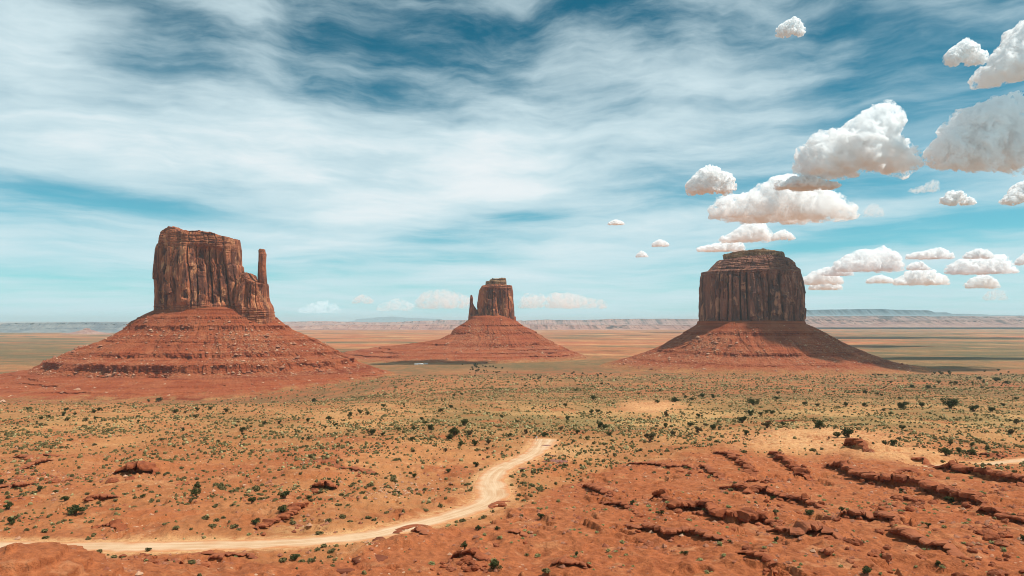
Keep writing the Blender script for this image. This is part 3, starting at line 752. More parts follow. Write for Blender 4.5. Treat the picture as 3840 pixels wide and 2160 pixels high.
def scree_on(data, n, seed, smin, smax, pale=.5):
    X, Y, Z, sc = data
    rng = np.random.default_rng(seed)
    i = rng.integers(1, X.shape[0]-1, n*6); j = rng.integers(0, X.shape[1], n*6)
    ok = (rng.random(n*6) < sc[i, j]) & (Y[i, j] < np.median(Y)+60)
    i, j = i[ok][:n], j[ok][:n]
    f = rng.random(len(i))[:, None]; P = np.stack([X[i, j], Y[i, j], Z[i, j]], 1); Q = np.stack([X[i-1, j], Y[i-1, j], Z[i-1, j]], 1)
    P = P*f+Q*(1-f)
    size = smin+(smax-smin)*rng.random(len(i))**6*(1+.9*(rng.random(len(i)) < .12))
    tint = np.where(rng.random(len(i)) < pale, rng.uniform(.5, 1, len(i)), rng.uniform(0, .4, len(i)))
    return P, size, tint

SCREE = []
# --- left butte with the tall thumb
WY = 1750.; wc = ((800-CX)*WY/FPX, WY, -152.)
bw = empty('butte', wc, 'big red butte with a thin free standing rock finger on its right side', 'butte')
rock_body([(588,1170),(586,1158),(583.6,1088),(580,1031),(582.4,979),(587,939),(592,919.5),(600,914.5),(601,894.6),(608.4,874.8),(620,862)],
          [(936,1180),(930,1130),(922,1080),(914,1030),(911.5,1001),(905,994),(904,959),(903,939),(899,904.6),(890,892)],
          [(606,872),(619.6,863.6),(647,851),(662,847.5),(691.6,852.4),(704,860),(712,868),(739,870),(776,865),(828,871),(853,883.5),(890,892),(900,900)],
          WY, 74, bw, 100, m_cliff, 'cliff', fit=.985, col_w=20, crack=10, bed_top=.17)
rock_body([(880,1200),(886,1120),(895,1060),(905,1024)], [(1030,1196),(1028,1188),(1024.5,1160),(1019.5,1145.5),(1012,1133),(1009.6,1113),(1008,1076),(1002,1060)],
          [(900,1014),(911.5,1024),(922.6,1018),(937.5,1025),(940,1042),(957,1051),(965,1054),(985,1060),(1002,1064),(1008,1072)],
          WY-22, 52, bw, 140, m_cliff, 'shoulder_wall', col_w=13, crack=6, nper=420, nrow=120, bed_top=.05, bed_bot=.3)
rock_body([(965,1110),(967,1076),(967,1039),(968.6,994),(971,952),(970,939),(974,934)], [(1005,1110),(1001,1063),(998.4,1038.7),(996,989),(998.4,954),(994.7,947),(993.4,936)],
          [(970,934),(977,932),(985,933),(994,935)], WY-24, 11, bw, 170, m_cliff, 'rock_finger', fit=1.08, col_w=9, crack=2.0, nper=120, nrow=150, bed_top=.12, bed_bot=.05, bed_amp=.9, amp=.5)
PW = dict(z1=26, z0=-170, blend=6,
  left=[(0,27),(25,14),(52,-3),(60,-15),(84,-31),(122,-51),(160,-65),(208,-83),(238,-99),(270,-114),(282,-122),(370,-137),(505,-157),(590,-170)],
  right=[(0,27),(4,10),(24,-10),(46,-27),(85,-44),(120,-61),(174,-89),(219,-115),(270,-133),(325,-147),(400,-162),(440,-170)],
  front=[(0,24),(45,-14),(52,-24),(125,-74),(134,-84),(178,-98),(190,-118),(215,-123),(290,-132),(360,-141),(430,-149),(500,-158),(600,-175)],
  back=[(0,24),(150,-80),(300,-150),(400,-170)])
_, dw = talus(bw, WY, ((592-CX)*WY/FPX, (1018-CX)*WY/FPX), 78, PW, [(6,3),(-15,8),(-50,3),(-79,7),(-99,17),(-126,4),(-133,4),(-140,4),(-147,3)], 210, -150, scree_dirs=((5.35, .42),))
SCREE.append((dw, 5200, .42))
# --- far middle butte with the short thumb
EY = 2850.; ec = ((1850-CX)*EY/FPX, EY, -150.)
be = empty('butte', ec, 'distant butte in the middle with a stubby rock finger on its left side', 'butte')
rock_body([(1786,1196),(1791,1183),(1785,1152),(1786.5,1125),(1791.6,1090),(1803.7,1073),(1815,1068)], [(1938,1206),(1936.6,1201),(1934,1187),(1931.4,1135),(1928,1094),(1923,1073),(1915,1070)],
          [(1790,1078),(1803,1073),(1821,1067),(1860,1066),(1902,1068),(1924,1072)], EY, 70, be, 300, m_cliff, 'cliff', col_w=26, crack=10, nper=420, nrow=120, bed_top=.1, bed_bot=.07)
rock_body([(1819,1072),(1818,1066),(1819,1055),(1832,1054),(1838,1047)], [(1903,1072),(1902,1066),(1901,1056),(1900,1052),(1898,1044)], [(1836,1046),(1850,1044),(1870,1044),(1890,1041.5),(1899,1043)],
          EY, 36, be, 320, m_cap, 'cap_rock', col_w=14, crack=5, nper=240, nrow=50, bed_top=.5, bed_bot=.5, bed_amp=2.5)
rock_body([(1754,1204),(1757,1197),(1761.6,1152.6),(1763,1118),(1764.4,1109)], [(1796,1204),(1790,1165),(1777,1146),(1772.6,1135),(1773.7,1118),(1771,1108)], [(1763,1109),(1767,1105.5),(1772,1108)],
          EY-5, 16, be, 340, m_cliff, 'rock_finger', fit=1.06, col_w=12, crack=2.5, nper=120, nrow=110, bed_top=.1, bed_bot=.1, bed_amp=1, amp=.5)
sc_ = EY/FPX
def side(pts, x0): return [(abs(a-x0)*sc_, (HY-b)*sc_) for a, b in pts]
PE = dict(z1=14, z0=-172, blend=10,
  left=[(0,16)]+side([(1757,1197),(1741,1210),(1705,1234),(1693,1252.6),(1655,1271),(1603,1281),(1500,1292),(1400,1304),(1280,1322)], 1758)+[(640,-172)],
  right=[(0,16)]+side([(1937,1201),(1955.6,1218),(2010.8,1249),(2038,1266.5),(2086.7,1290.6),(2131.6,1313),(2180,1330)], 1936)+[(330,-172)],
  front=[(0,16),(40,-18),(110,-62),(170,-92),(185,-104),(240,-114),(290,-122),(350,-138),(420,-147),(520,-172)],
  back=[(0,16),(200,-90),(400,-172)])
PE['left'][-1] = (700, -172)
_, de = talus(be, EY, ((1760-CX)*sc_, (1934-CX)*sc_), 74, PE, [(-20,5),(-50,5),(-92,9),(-112,5),(-122,5),(-132,6)], 410, -150, nang=700, scree_dirs=((4.35, .28),))
SCREE.append((de, 2600, .3))
# --- right butte
MY = 2150.; mc = ((2815-CX)*MY/FPX, MY, -148.)
bm_ = empty('butte', mc, 'massive dark butte on the right with a flat layered tan top and no finger', 'butte')
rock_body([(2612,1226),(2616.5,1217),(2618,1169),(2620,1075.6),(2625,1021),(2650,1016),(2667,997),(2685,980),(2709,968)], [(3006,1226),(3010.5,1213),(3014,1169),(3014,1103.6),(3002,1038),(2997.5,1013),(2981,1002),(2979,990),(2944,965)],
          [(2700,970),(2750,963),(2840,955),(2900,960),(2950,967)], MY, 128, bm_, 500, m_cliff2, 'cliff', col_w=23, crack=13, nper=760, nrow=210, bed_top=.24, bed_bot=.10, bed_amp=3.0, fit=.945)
rock_body([(2712,972),(2709,966),(2708,951)], [(2941,972),(2944,963),(2939,947)], [(2708,950),(2769,941),(2839,936),(2909,943.5),(2940,946)], MY-5, 68, bm_, 530, m_cap, 'cap_rock', col_w=13, crack=5, nper=360, nrow=44, bed_top=.5, bed_bot=.4, bed_amp=2.0)
sc_ = MY/FPX
PM = dict(z1=-4, z0=-170, blend=16,
  left=[(0,-3)]+side([(2616,1218),(2572,1252.7),(2506,1299),(2464,1318),(2384,1346),(2250,1378)], 2618)+[(460,-170)],
  right=[(0,-3)]+side([(3012,1214),(3035,1225),(3079,1252.7),(3142,1290),(3221,1322.5),(3282,1346),(3351,1362),(3491,1384)], 3010)+[(560,-170)],
  front=[(0,0),(50,-36),(58,-44),(130,-90),(139,-99),(190,-116),(240,-130),(320,-146),(420,-170)],
  back=[(0,0),(200,-90),(400,-170)])
_, dm = talus(bm_, MY, ((2622-CX)*sc_, (3006-CX)*sc_), 132, PM, [(-38,7),(-94,7),(-121,3)], 610, -148, nang=900, scree_dirs=((3.9, .42), (5.6, .3)))
SCREE.append((dm, 4200, .28))
P_, S_, T_ = [], [], []
for k, (dd, n, pale) in enumerate(SCREE):
    p, s, t = scree_on(dd, n, 900+k, .9, 4.6, pale); P_.append(p); S_.append(s); T_.append(t)
tag(stones('scree', np.concatenate(P_), np.concatenate(S_), np.concatenate(T_), 77), 'pale and red fallen blocks strewn over the slopes below the three buttes', 'scree', kind='stuff')

# ------------------------------------------------------------------ far mesas and mountains
def mesa(name, Yc, top, base_sy, depth, mat, seed, lip=.35, rag=1.0, label=None, kind=None):
    """long far escarpment: skyline in photograph pixels at its real distance, cliff rim over a skirt of slopes"""
    sc = Yc/FPX
    p = np.array(top, float); n = int((p[-1, 0]-p[0, 0])*1.0)+2
    sx = np.linspace(p[0, 0], p[-1, 0], n); st = np.interp(sx, p[:, 0], p[:, 1])
    X = (sx-CX)*sc; zt = (HY-st)*sc; zb = (HY-base_sy)*sc-25
    zt = zt+fbm(X/(60*sc), X*0, 4, seed)*2.2*sc*rag+(worley(X/(22*sc), X*0, seed+1)[2]-.5)*2.0*sc*rag
    edge = fbm(X/(45*sc), X*0+5, 4, seed+2)*depth*.35
    hgt = np.maximum(zt-zb, 1)
    rows = []
    for k, (dy, f) in enumerate([(-1.0, 0), (-.62, .22), (-.34, .42), (-.30, .52), (-.15, 1-lip*.35), (-.12, 1-lip*.1), (-.10, 1.0), (.4, 1.0), (1.0, .98), (1.6, 0)]):
        jit = fbm(X/(14*sc), X*0+k*3, 3, seed+10+k)
        Y = Yc+dy*depth+edge+jit*depth*.10
        z = zb+hgt*np.clip(f+(jit*.10 if 0 < k < 6 else 0), 0, 1)
        rows.append(np.stack([X, Y, z], -1))
    V = np.array(rows); loc = np.array([X.mean(), Yc, zb]); V = V-loc
    o = link(name, np_mesh(name, V, grid_faces(len(rows), n), mat, False), None, loc)
    if kind: tag(o, kind=kind)
    else: tag(o, label, 'mesa')
    return o
mesa('mesa', 9800, [(-260,1230),(-120,1224),(0,1222),(50,1212),(120,1210.5),(250,1209.5),(320,1208.5),(420,1212),(520,1217),(640,1222),(740,1232)], 1247, 900, m_mesa_hazy, 1, .4, .35, 'low blue grey mesa left of the butte with the long finger')
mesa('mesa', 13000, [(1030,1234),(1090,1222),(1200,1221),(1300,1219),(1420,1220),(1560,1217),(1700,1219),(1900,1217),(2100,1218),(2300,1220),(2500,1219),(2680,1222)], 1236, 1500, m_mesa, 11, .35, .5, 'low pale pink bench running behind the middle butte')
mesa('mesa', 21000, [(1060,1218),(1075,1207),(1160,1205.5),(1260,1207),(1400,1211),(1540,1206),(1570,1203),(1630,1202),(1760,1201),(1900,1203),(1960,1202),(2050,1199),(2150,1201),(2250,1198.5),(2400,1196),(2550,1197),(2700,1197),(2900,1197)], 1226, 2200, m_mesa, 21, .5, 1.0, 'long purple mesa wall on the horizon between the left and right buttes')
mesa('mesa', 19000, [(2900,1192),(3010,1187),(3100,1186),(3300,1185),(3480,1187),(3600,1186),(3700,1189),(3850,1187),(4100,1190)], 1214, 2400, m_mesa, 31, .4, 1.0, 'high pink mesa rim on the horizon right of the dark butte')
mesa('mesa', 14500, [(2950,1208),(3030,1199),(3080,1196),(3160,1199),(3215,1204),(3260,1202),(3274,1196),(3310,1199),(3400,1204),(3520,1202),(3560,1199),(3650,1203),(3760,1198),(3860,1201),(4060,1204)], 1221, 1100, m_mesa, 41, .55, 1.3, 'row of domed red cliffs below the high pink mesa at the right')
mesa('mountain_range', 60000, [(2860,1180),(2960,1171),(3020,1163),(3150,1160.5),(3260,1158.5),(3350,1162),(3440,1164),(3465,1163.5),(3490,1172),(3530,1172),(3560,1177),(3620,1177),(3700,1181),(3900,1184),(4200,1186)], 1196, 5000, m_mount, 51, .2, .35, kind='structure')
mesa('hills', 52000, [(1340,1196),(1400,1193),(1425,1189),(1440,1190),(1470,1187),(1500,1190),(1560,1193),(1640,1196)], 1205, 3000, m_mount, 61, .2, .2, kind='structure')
hx, hy = (326-CX)/FPX*8200, 8200.
def cone_hill():
    n = 80; th = np.linspace(0, 2*np.pi, n, endpoint=False); rows = []
    zb = float(zbase(np.array([hx]), np.array([hy]))[0])
    for r, z in ((300, -8), (190, 8), (110, 26), (60, 44), (34, 52), (28, 66), (10, 70), (1, 71)):
        rr = r*(1+.25*fbm(np.cos(th)*3, np.sin(th)*3+r, 3, 7)); rows.append(np.stack([rr*np.cos(th)*1.2, rr*np.sin(th), z+0*th+fbm(np.cos(th)*5, np.sin(th)*5, 2, 5)*4], -1))
    o = link('rock_knoll', np_mesh('rock_knoll', np.array(rows), grid_faces(len(rows), n, True), m_mesa, False), None, (hx, hy, zb))
    tag(o, 'tiny pale cone shaped hill on the plain below the blue mesa', 'hill')
cone_hill()

# ------------------------------------------------------------------ rock ledges of the foreground
def build_ledge(k, lab, A, q):
    seg = np.hypot(*np.diff(q, axis=0).T); s = np.concatenate([[0], np.cumsum(seg)]); n = max(20, int(s[-1]/.4))
    S = np.linspace(0, s[-1], n); X = np.interp(S, s, q[:, 0]); Y = np.interp(S, s, q[:, 1])
    dx, dy = np.gradient(X), np.gradient(Y)
    kk = np.hanning(15); kk /= kk.sum()
    dx = np.convolve(np.pad(dx, 7, mode='edge'), kk, 'valid'); dy = np.convolve(np.pad(dy, 7, mode='edge'), kk, 'valid')
    ln = np.hypot(dx, dy); nx, ny = dy/ln, -dx/ln              # towards the viewer
    tp = np.clip(np.minimum(S, S[-1]-S)/min(5, S[-1]*.25), .12, 1)
    cell = A*1.25
    f1, f2, idv = worley(S/cell+k*9.1, S*0+.5, 70+k)
    f1b, f2b, idb = worley(S/(cell*.45)+k*3.1, S*0+.5, 170+k)
    gap = (1-np.clip((f2-f1)/.22, 0, 1))
    b = (idv-.5)*A*.75+(idb-.5)*A*.3-gap*A*1.25
    hv = (_r((S/cell+k).astype(np.int64), (S*0).astype(np.int64), 9)-.45)*A*.22
    foot = H(X+nx*2.0, Y+ny*2.0); back = H(X-nx*3.2, Y-ny*3.2); hol = 1.0 if 'hollow' in lab and 'behind' not in lab else 0.
    if hol: back = H(X-nx*6, Y-ny*6); foot = H(X+nx*2.5, Y+ny*2.5)
    top = H(X-nx*(2.6+2.4*hol), Y-ny*(2.0+3*hol))+.12+hv*tp
    hgt = np.maximum(top-foot, .3)
    rows = []
    for i, (o, z) in enumerate([(-3.4, back-.35), (-2.2, back+.03), (-.9, top+.08), (.25+b*.8, top+.10-.03*hgt), (.62+b, top-.12*hgt), (.58+b*1.05, top-.36*hgt), (.40+b*.9+(idb-.5)*A*.3, top-.40*hgt), (.30+b*.9, top-.66*hgt), (-.15+b*.55, top-.72*hgt), (-.35+b*.4, top-.92*hgt), (-.1+b*.2, foot-.6)]):
        j1 = fbm(S/1.3, S*0+i*5.3+k, 3, 200+i)*.16*A*.5; j2 = fbm(S/1.7, S*0+i*2.3+k, 3, 230+i)*.10*A
        o = np.asarray(o)+0*S
        if hol: o = o+(1.0 if 3 <= i <= 5 else (-2.6 if i >= 6 else (-3.0 if i == 0 else (-2.4 if i == 1 else 0))))*(.55+.9*_r((S/2.3).astype(np.int64), (S*0).astype(np.int64), 88))
        if not hol: o = o+(.30*A if 3 <= i <= 5 else (-.32*A if i >= 6 else 0))*(.4+1.1*_r((S/2.9).astype(np.int64), (S*0).astype(np.int64), 87))
        o = o*(.5+.5*tp)+j1
        rows.append(np.stack([X+nx*o, Y+ny*o, z+(j2 if 1 < i < 10 else 0)], -1))
    V = np.array(rows); loc = np.array([X.mean(), Y.mean(), foot.mean()])
    o = link('rock_ledge', np_mesh('rock_ledge', V-loc, grid_faces(len(rows), n), m_rock, False), None, loc)
    tag(o, lab, 'rock ledge', 'rock ledges of the desert slopes')
for k, (lab, A, q, ss_) in enumerate(LED): build_ledge(k, lab, A, q)

# ------------------------------------------------------------------ placing things
def gph(sx, sy):
    """photograph pixel -> point of the finished terrain (nearest hit of that sight line)"""
    u = (sx-CX)/FPX
    x0, y0 = gpt(sx, sy)
    Y = np.linspace(max(y0*.78, 45), y0*1.18, 220); X = u*Y
    s = HY-H(X, Y)/Y*FPX
    i = int(np.argmax(s <= sy))
    if s[i] > sy: i = len(Y)//2
    yv = Y[i] if i == 0 else Y[i-1]+(Y[i]-Y[i-1])*min(max((s[i-1]-sy)/(s[i-1]-s[i]+1e-9), 0), 1)
    return u*yv, yv, hpt(u*yv, yv)

# ---- puddles
def puddle(sx, sy, rx, ry, seed, lab):
    x, y = gpt(sx, sy); n = 64
    th = np.linspace(0, 2*np.pi, n, endpoint=False)
    f = 1+.45*fbm(np.cos(th)*1.6+seed, np.sin(th)*1.6, 4, seed)
    X = rx*np.cos(th)*f; Y = ry*np.sin(th)*f
    zz = H(X+x, Y+y); z = float(np.median(zz))+.10
    V = np.vstack([np.stack([X*k, Y*k, 0*X+h], -1) for k, h in ((1, -.5), (1, 0), (.6, .004), (.02, .004))])
    o = link('puddle', np_mesh('puddle', V, grid_faces(4, n, True), m_mud if sy > 1900 else m_water, True), None, (x, y, z))
    tag(o, lab, 'puddle')
puddle(1387, 2098, 3.6, 2.6, 3, 'large brown muddy puddle below the road at the bottom of the picture')
puddle(1421, 2035, 1.5, 2.3, 5, 'small curved muddy puddle touching the lower edge of the road')
puddle(1424, 2141, 1.8, .5, 7, 'thin muddy puddle just below the large brown one')
puddle(1285, 2155, 2.4, .8, 8, 'muddy puddle cut off by the bottom edge of the picture')
puddle(2082, 1729, 4.4, 4.2, 9, 'shiny pale puddle right of the upper road')
puddle(2050, 1671, 2.4, 1.4, 11, 'thin wet puddle at the far end of the road')
puddle(1958, 1755, 1.6, 1.0, 13, 'tiny pale puddle on top of the cut beside the road')
puddle(2060, 1708, 3.0, .8, 15, 'narrow wet streak of a puddle behind the shiny pale one')

# ---- little sign at the end of the road
def sign():
    x, y, z = gph(2012, 1652)
    t = empty('road_sign', (x, y, z), 'small white sign on a thin post at the far end of the road', 'sign')
    def box(nm, c, h, mat):
        c, h = np.array(c, float), np.array(h, float)
        v = np.array([[sx, sy, sz] for sx in (-1, 1) for sy in (-1, 1) for sz in (-1, 1)])*h+c
        link(nm, np_mesh(nm, v, [(0,1,3,2),(4,6,7,5),(0,4,5,1),(2,3,7,6),(0,2,6,4),(1,5,7,3)], mat, False), t)
    mw, T = new_mat('sign_white'); finish(T, T.mix(T.noise(T.n('ShaderNodeTexCoord').outputs['Object'], 4), (.7, .7, .66), (.8, .8, .78)), .5)
    mp, T = new_mat('post_grey'); finish(T, T.mix(T.noise(T.n('ShaderNodeTexCoord').outputs['Object'], 4), (.16, .13, .1), (.25, .2, .16)), .8)
    box('post', (0, 0, .8), (.06, .06, 1.3), mp); box('panel', (0, -.09, 1.75), (.42, .025, .34), mw)
sign()

# ---- white huts far out below the middle butte
def huts():
    mw, T = new_mat('hut_wall'); finish(T, T.mix(T.noise(T.n('ShaderNodeTexCoord').outputs['Object'], .8), (.66, .62, .58), (.8, .78, .75)), .7)
    mr, T = new_mat('hut_roof'); finish(T, T.mix(T.noise(T.n('ShaderNodeTexCoord').outputs['Object'], .6), (.60, .60, .60), (.78, .77, .75)), .5)
    for sx, sy, w, lab in ((1560, 1369, 9, 'tiny white hut, leftmost of the specks below the middle butte'), (1571, 1367, 12, 'largest tiny white hut of the specks below the middle butte'),
                           (1583, 1368, 8, 'tiny white hut between two others below the middle butte'), (1598, 1366, 11, 'tiny white hut, rightmost of the specks below the middle butte')):
        x, y, z = gph(sx, sy)
        t = empty('hut', (x, y, z), lab, 'hut', 'white huts below the middle butte')
        d, h = 5, 3.2; w2 = w/2
        v = [(-w2,-d/2,-1),(w2,-d/2,-1),(w2,d/2,-1),(-w2,d/2,-1),(-w2,-d/2,h),(w2,-d/2,h),(w2,d/2,h),(-w2,d/2,h)]
        link('wall', np_mesh('hut_wall', v, [(0,1,5,4),(1,2,6,5),(2,3,7,6),(3,0,4,7)], mw, False), t)
        e = .4
        v = [(-w2-e,-d/2-e,h),(w2+e,-d/2-e,h),(w2+e,d/2+e,h),(-w2-e,d/2+e,h),(-w2-e,0,h+1.5),(w2+e,0,h+1.5)]
        link('roof', np_mesh('hut_roof', v, [(0,1,5,4),(2,3,4,5),(3,0,4,4),(1,2,5,5)][:2], mr, False), t)
huts()

# ------------------------------------------------------------------ plants
def leaf_faces(rng, C, Rr, n, size, up=.5, shell=.55):
    """n small leaf clumps spread through ellipsoids C (k,3) with radii Rr (k,3)"""
    k = rng.integers(0, len(C), n)
    v = rng.normal(size=(n, 3)); v /= np.linalg.norm(v, axis=1)[:, None]
    r = (shell+(1-shell)*rng.random(n))[:, None]
    c = C[k]+v*r*Rr[k]
    a = rng.normal(size=(n, 3)); a[:, 2] += up; a /= np.linalg.norm(a, axis=1)[:, None]
    b = np.cross(a, rng.normal(size=(n, 3))); b /= np.linalg.norm(b, axis=1)[:, None]
    w = np.cross(a, b)
    s = (size*(.6+.8*rng.random(n)))[:, None]
    q = np.stack([c-b*s*.5, c+w*s*.45, c+b*s*.5+a*s*.5, c-w*s*.45], 1)
    F = np.arange(n*4).reshape(n, 4)
    return q.reshape(-1, 3), F
def tube(pts, rad, n=6):
    pts = np.array(pts, float); th = np.linspace(0, 2*np.pi, n, endpoint=False)
    V = np.vstack([np.stack([p[0]+r*np.cos(th), p[1]+r*np.sin(th), p[2]+0*th], -1) for p, r in zip(pts, rad)])
    return V, grid_faces(len(pts), n, True)
def join(parts):
    V = []; F = []; o = 0
    for v, f in parts: V.append(v); F.append(np.array(f)+o); o += len(v)
    return np.vstack(V), np.vstack(F)
def juniper_meshes(seed, dry=False):
    rng = np.random.default_rng(seed)
    k = rng.integers(6, 10)
    C = np.stack([rng.uniform(-.30, .30, k), rng.uniform(-.30, .30, k), rng.uniform(.22, .58, k)], 1)
    C[0] = (0, 0, .45); C[1] = (rng.uniform(-.25, .25), 0, .22)
    Rr = np.stack([rng.uniform(.15, .26, k), rng.uniform(.15, .26, k), rng.uniform(.12, .20, k)], 1)
    if dry: Rr *= .8; 
    q, F = leaf_faces(rng, C, Rr, 380 if dry else 620, .085, .6)
    q[:, 2] = np.maximum(q[:, 2], .02)
    crown = np_mesh('juniper_crown', q, F, m_dry if dry else m_juniper, False)
    parts = []
    for i in range(4):
        e = C[i % k]; j = rng.uniform(-.05, .05, 2)
        parts.append(tube([(j[0]*.5, j[1]*.5, -.08), (j[0]+e[0]*.3, j[1]+e[1]*.3, e[2]*.35), (e[0]*.7, e[1]*.7, e[2]*.75), (e[0], e[1], e[2]+.08)], [.05, .04, .028, .01]))
    trunk = np_mesh('juniper_trunk', *join(parts), m_bark, True)
    return crown, trunk
JUN = [juniper_meshes(50+i) for i in range(6)]; JDRY = [juniper_meshes(80+i, True) for i in range(3)]
def shrub_mesh(seed, mat, n=170, name='shrub', size=.17):
    rng = np.random.default_rng(seed)
    k = 5
    C = np.stack([rng.uniform(-.22, .22, k), rng.uniform(-.22, .22, k), rng.uniform(.10, .22, k)], 1); C[0] = (0, 0, .2)
    Rr = np.stack([rng.uniform(.2, .32, k), rng.uniform(.2, .32, k), rng.uniform(.16, .26, k)], 1)
    q, F = leaf_faces(rng, C, Rr, n, size, .9, .6); q[:, 2] = np.maximum(q[:, 2], -.03)
    return np_mesh(name, q, F, mat, False)
RABBIT = [shrub_mesh(10+i, m_rabbit, name='rabbitbrush') for i in range(4)]
SAGE = [shrub_mesh(30+i, m_sage, 150, 'sagebrush', .2) for i in range(5)]

MARKS = [  # places a viewer can find, in photograph pixels
 (110, 1535, 'on the scrub crest at the far left'), (330, 1550, 'on the crest below the left butte slope'), (600, 1505, 'at the red banded foot of the left butte'), (710, 1540, 'on the pale crest under the left butte'),
 (520, 1575, 'on the striped pale flat under the left butte'), (850, 1545, 'on the pale scrub right of the crest gap'), (1180, 1505, 'where the butte slope meets the pale scrub'), (920, 1610, 'in the scrub left of the orange mound'),
 (1220, 1590, 'in the scrub below the gap between buttes'), (1400, 1530, 'on the flat in front of the middle butte'), (1600, 1580, 'in the pair of round junipers on orange sand'), (1690, 1535, 'high on the straw coloured rise'),
 (1400, 1630, 'in the low line of junipers on the straw rise'), (1570, 1620, 'on bare orange sand above the road'), (1730, 1610, 'around the big double juniper above the road'), (1820, 1660, 'on the orange slope left of the road end'),
 (1990, 1625, 'behind the far end of the road'), (1890, 1570, 'on the scrub rise behind the road'), (2110, 1610, 'right of the road end in the scrub'), (2260, 1600, 'in the hollow left of the pale dune'),
 (2230, 1540, 'on the green bank beside the pale dune'), (2440, 1650, 'below the pale dune among dead brush'), (2530, 1500, 'along the far rim of the pale dune'), (2500, 1600, 'on the sand below the pale dune'), (2620, 1490, 'in the scrub right of the pale dune'),
 (2620, 1600, 'left of the orange cut bank'), (2840, 1550, 'above the orange cut bank in the scrub'), (2790, 1600, 'on the left edge of the smooth dune'), (3080, 1605, 'on the crest of the smooth dune'), (3180, 1625, 'at the right shoulder of the smooth dune'),
 (3340, 1660, 'on the sandy slope right of the smooth dune'), (2960, 1490, 'on the wide flat below the right butte'), (3200, 1510, 'in the middle of the right hand flat'), (3420, 1520, 'on the right hand flat beyond the dunes'), (3460, 1450, 'far out on the flat right of the butte'),
 (3700, 1430, 'on the far flat at the right edge'), (3600, 1530, 'in the green patch at the right'), (3780, 1580, 'on the brown flat at the right edge'), (3640, 1690, 'behind the pale track at the right edge'), (3540, 1660, 'on the sand left of the pale track'),
 (280, 1920, 'alone on bare sand left of the road'), (60, 1880, 'on bare sand at the left edge'), (740, 1830, 'below the black hollowed outcrop'), (950, 1900, 'on sand below the hollowed ledge'), (1050, 1920, 'above the road by the slanting ledge'), (560, 2060, 'standing against the pale road'),
 (1090, 2085, 'below the road on the low mound'), (1690, 1690, 'left of the upper road'), (1800, 1750, 'in the roadside scrub left of the bend'), (1960, 1765, 'on the road cut beside the bend'), (2030, 1935, 'right of the road below the bend'), (1750, 2050, 'on the bare red ground below the road bend'),
 (1860, 2120, 'at the bottom of the picture below the road'), (2160, 2080, 'on the red slope at the bottom centre'), (2400, 1890, 'on the left flank of the red slope'), (2730, 1700, 'on the crest of the red slope'), (3030, 1920, 'under the middle ledges of the red slope'), (3340, 1850, 'below the longest red ledge'),
 (3560, 1880, 'under the right end of the longest red ledge'), (3480, 1970, 'in the boulder field on the right'), (3780, 1950, 'at the right edge of the red slope'), (3250, 2110, 'at the bottom edge of the red slope'), (3550, 2110, 'in the bottom right corner'), (2800, 2060, 'low on the red slope right of centre'),
 (1500, 1830, 'by the pale rubble left of the road bend'), (1300, 1960, 'on sand between the rubble and the road'), (250, 1760, 'in the tumbled rocks at the left'), (500, 1860, 'on the sandy scrub below the outcrop'), (900, 1740, 'in the scrub right of the black outcrop'), (100, 1660, 'in the dense scrub at the left edge'),
 (1840, 1375, 'in the dark cluster below the middle butte'), (2080, 1415, 'on the brown flat before the middle butte'), (150, 2110, 'on the red mound in the bottom left corner'), (3150, 1760, 'on the bright bench above the longest ledge'), (3450, 1780, 'on the slope below the layered ledge')]
def mark(sx, sy):
    return min(range(len(MARKS)), key=lambda i: (MARKS[i][0]-sx)**2+(1.8*(MARKS[i][1]-sy))**2)
JP = []   # px, py, width in photograph pixels, dry
def add(fn, items):
    for it in items:
        x, y = fn(it[0], it[1]); JP.append((x, y, it[2] if len(it) > 2 else None, len(it) > 3))
add(z5, [(300,240),(135,288),(190,297),(60,308),(570,338,19),(597,362,20),(710,276),(780,250),(515,408),(645,403,26),(885,375,38),(805,440,40),(775,470,30),(297,445),(215,440,32),(410,412),(510,482),(920,440,26,1),(1050,505,30,1),(955,518,28),(857,518,26),(1203,450,16),(1320,432,26,1),(1455,452,26),(1385,455,12),(1145,320,18),(1258,350,13),(1620,336,20),(1600,240),(1800,188,22),(1675,128,14),(1570,408,26,1),(1685,432,22),(1855,386,30),(1890,396,24),(1915,445,22),(1835,280),(1790,288),(2210,485,48,1),(2370,445,32,1),(2315,388,24),(2385,205,28),(2258,212,18),(2320,308,30,1),(1045,545,14),(745,562,22,1),(958,668,26),(765,705,22),(1287,705,16),(1425,1040,30),(880,1250,30),(1110,1405,46),(1685,1305,20),(980,1120,24),(1115,1118,17),(2080,940,22),(2285,1012,22),(410,860,16),(525,742,18),(805,165,14),(862,155,14),(935,94,10),(1135,120,12),(1420,36,11),(1350,34,9),(1315,95,12),(1860,80,12),(1910,84,11),(2125,150,12),(2280,130,12),(2365,110,11)])
add(z4, [(205,265,18),(470,270),(535,299,14),(670,285,20),(715,268,18),(460,305,20),(480,337,16),(685,326,16),(620,340,17,1),(345,314,14),(290,329,16),(990,350,13),(1255,282,22),(1325,286,14,1),(1410,268,18),(1400,318,20),(1500,264,18),(1610,276),(1600,295,12),(1135,203,24),(1062,206,12),(1455,234,10),(2250,206,20),(2205,348,24),(2350,333,22),(1893,366,20),(1998,362,17),(2398,378,18),(2325,392,14),(1735,418,24),(1795,386,12),(1690,380,14),(1735,442,14),(2165,476,16),(2200,478,16),(1305,412,18),(540,1008,58),(465,912,28),(1410,826,30),(1400,875,32),(90,1078,36),(1800,932,36),(2020,998,40),(1828,1078,32),(2030,895,44),(2205,905,24),(20,790,26),(290,842,26),(2105,1335,34),(1062,1272,20),(65,975,36),(1020,890,20)])
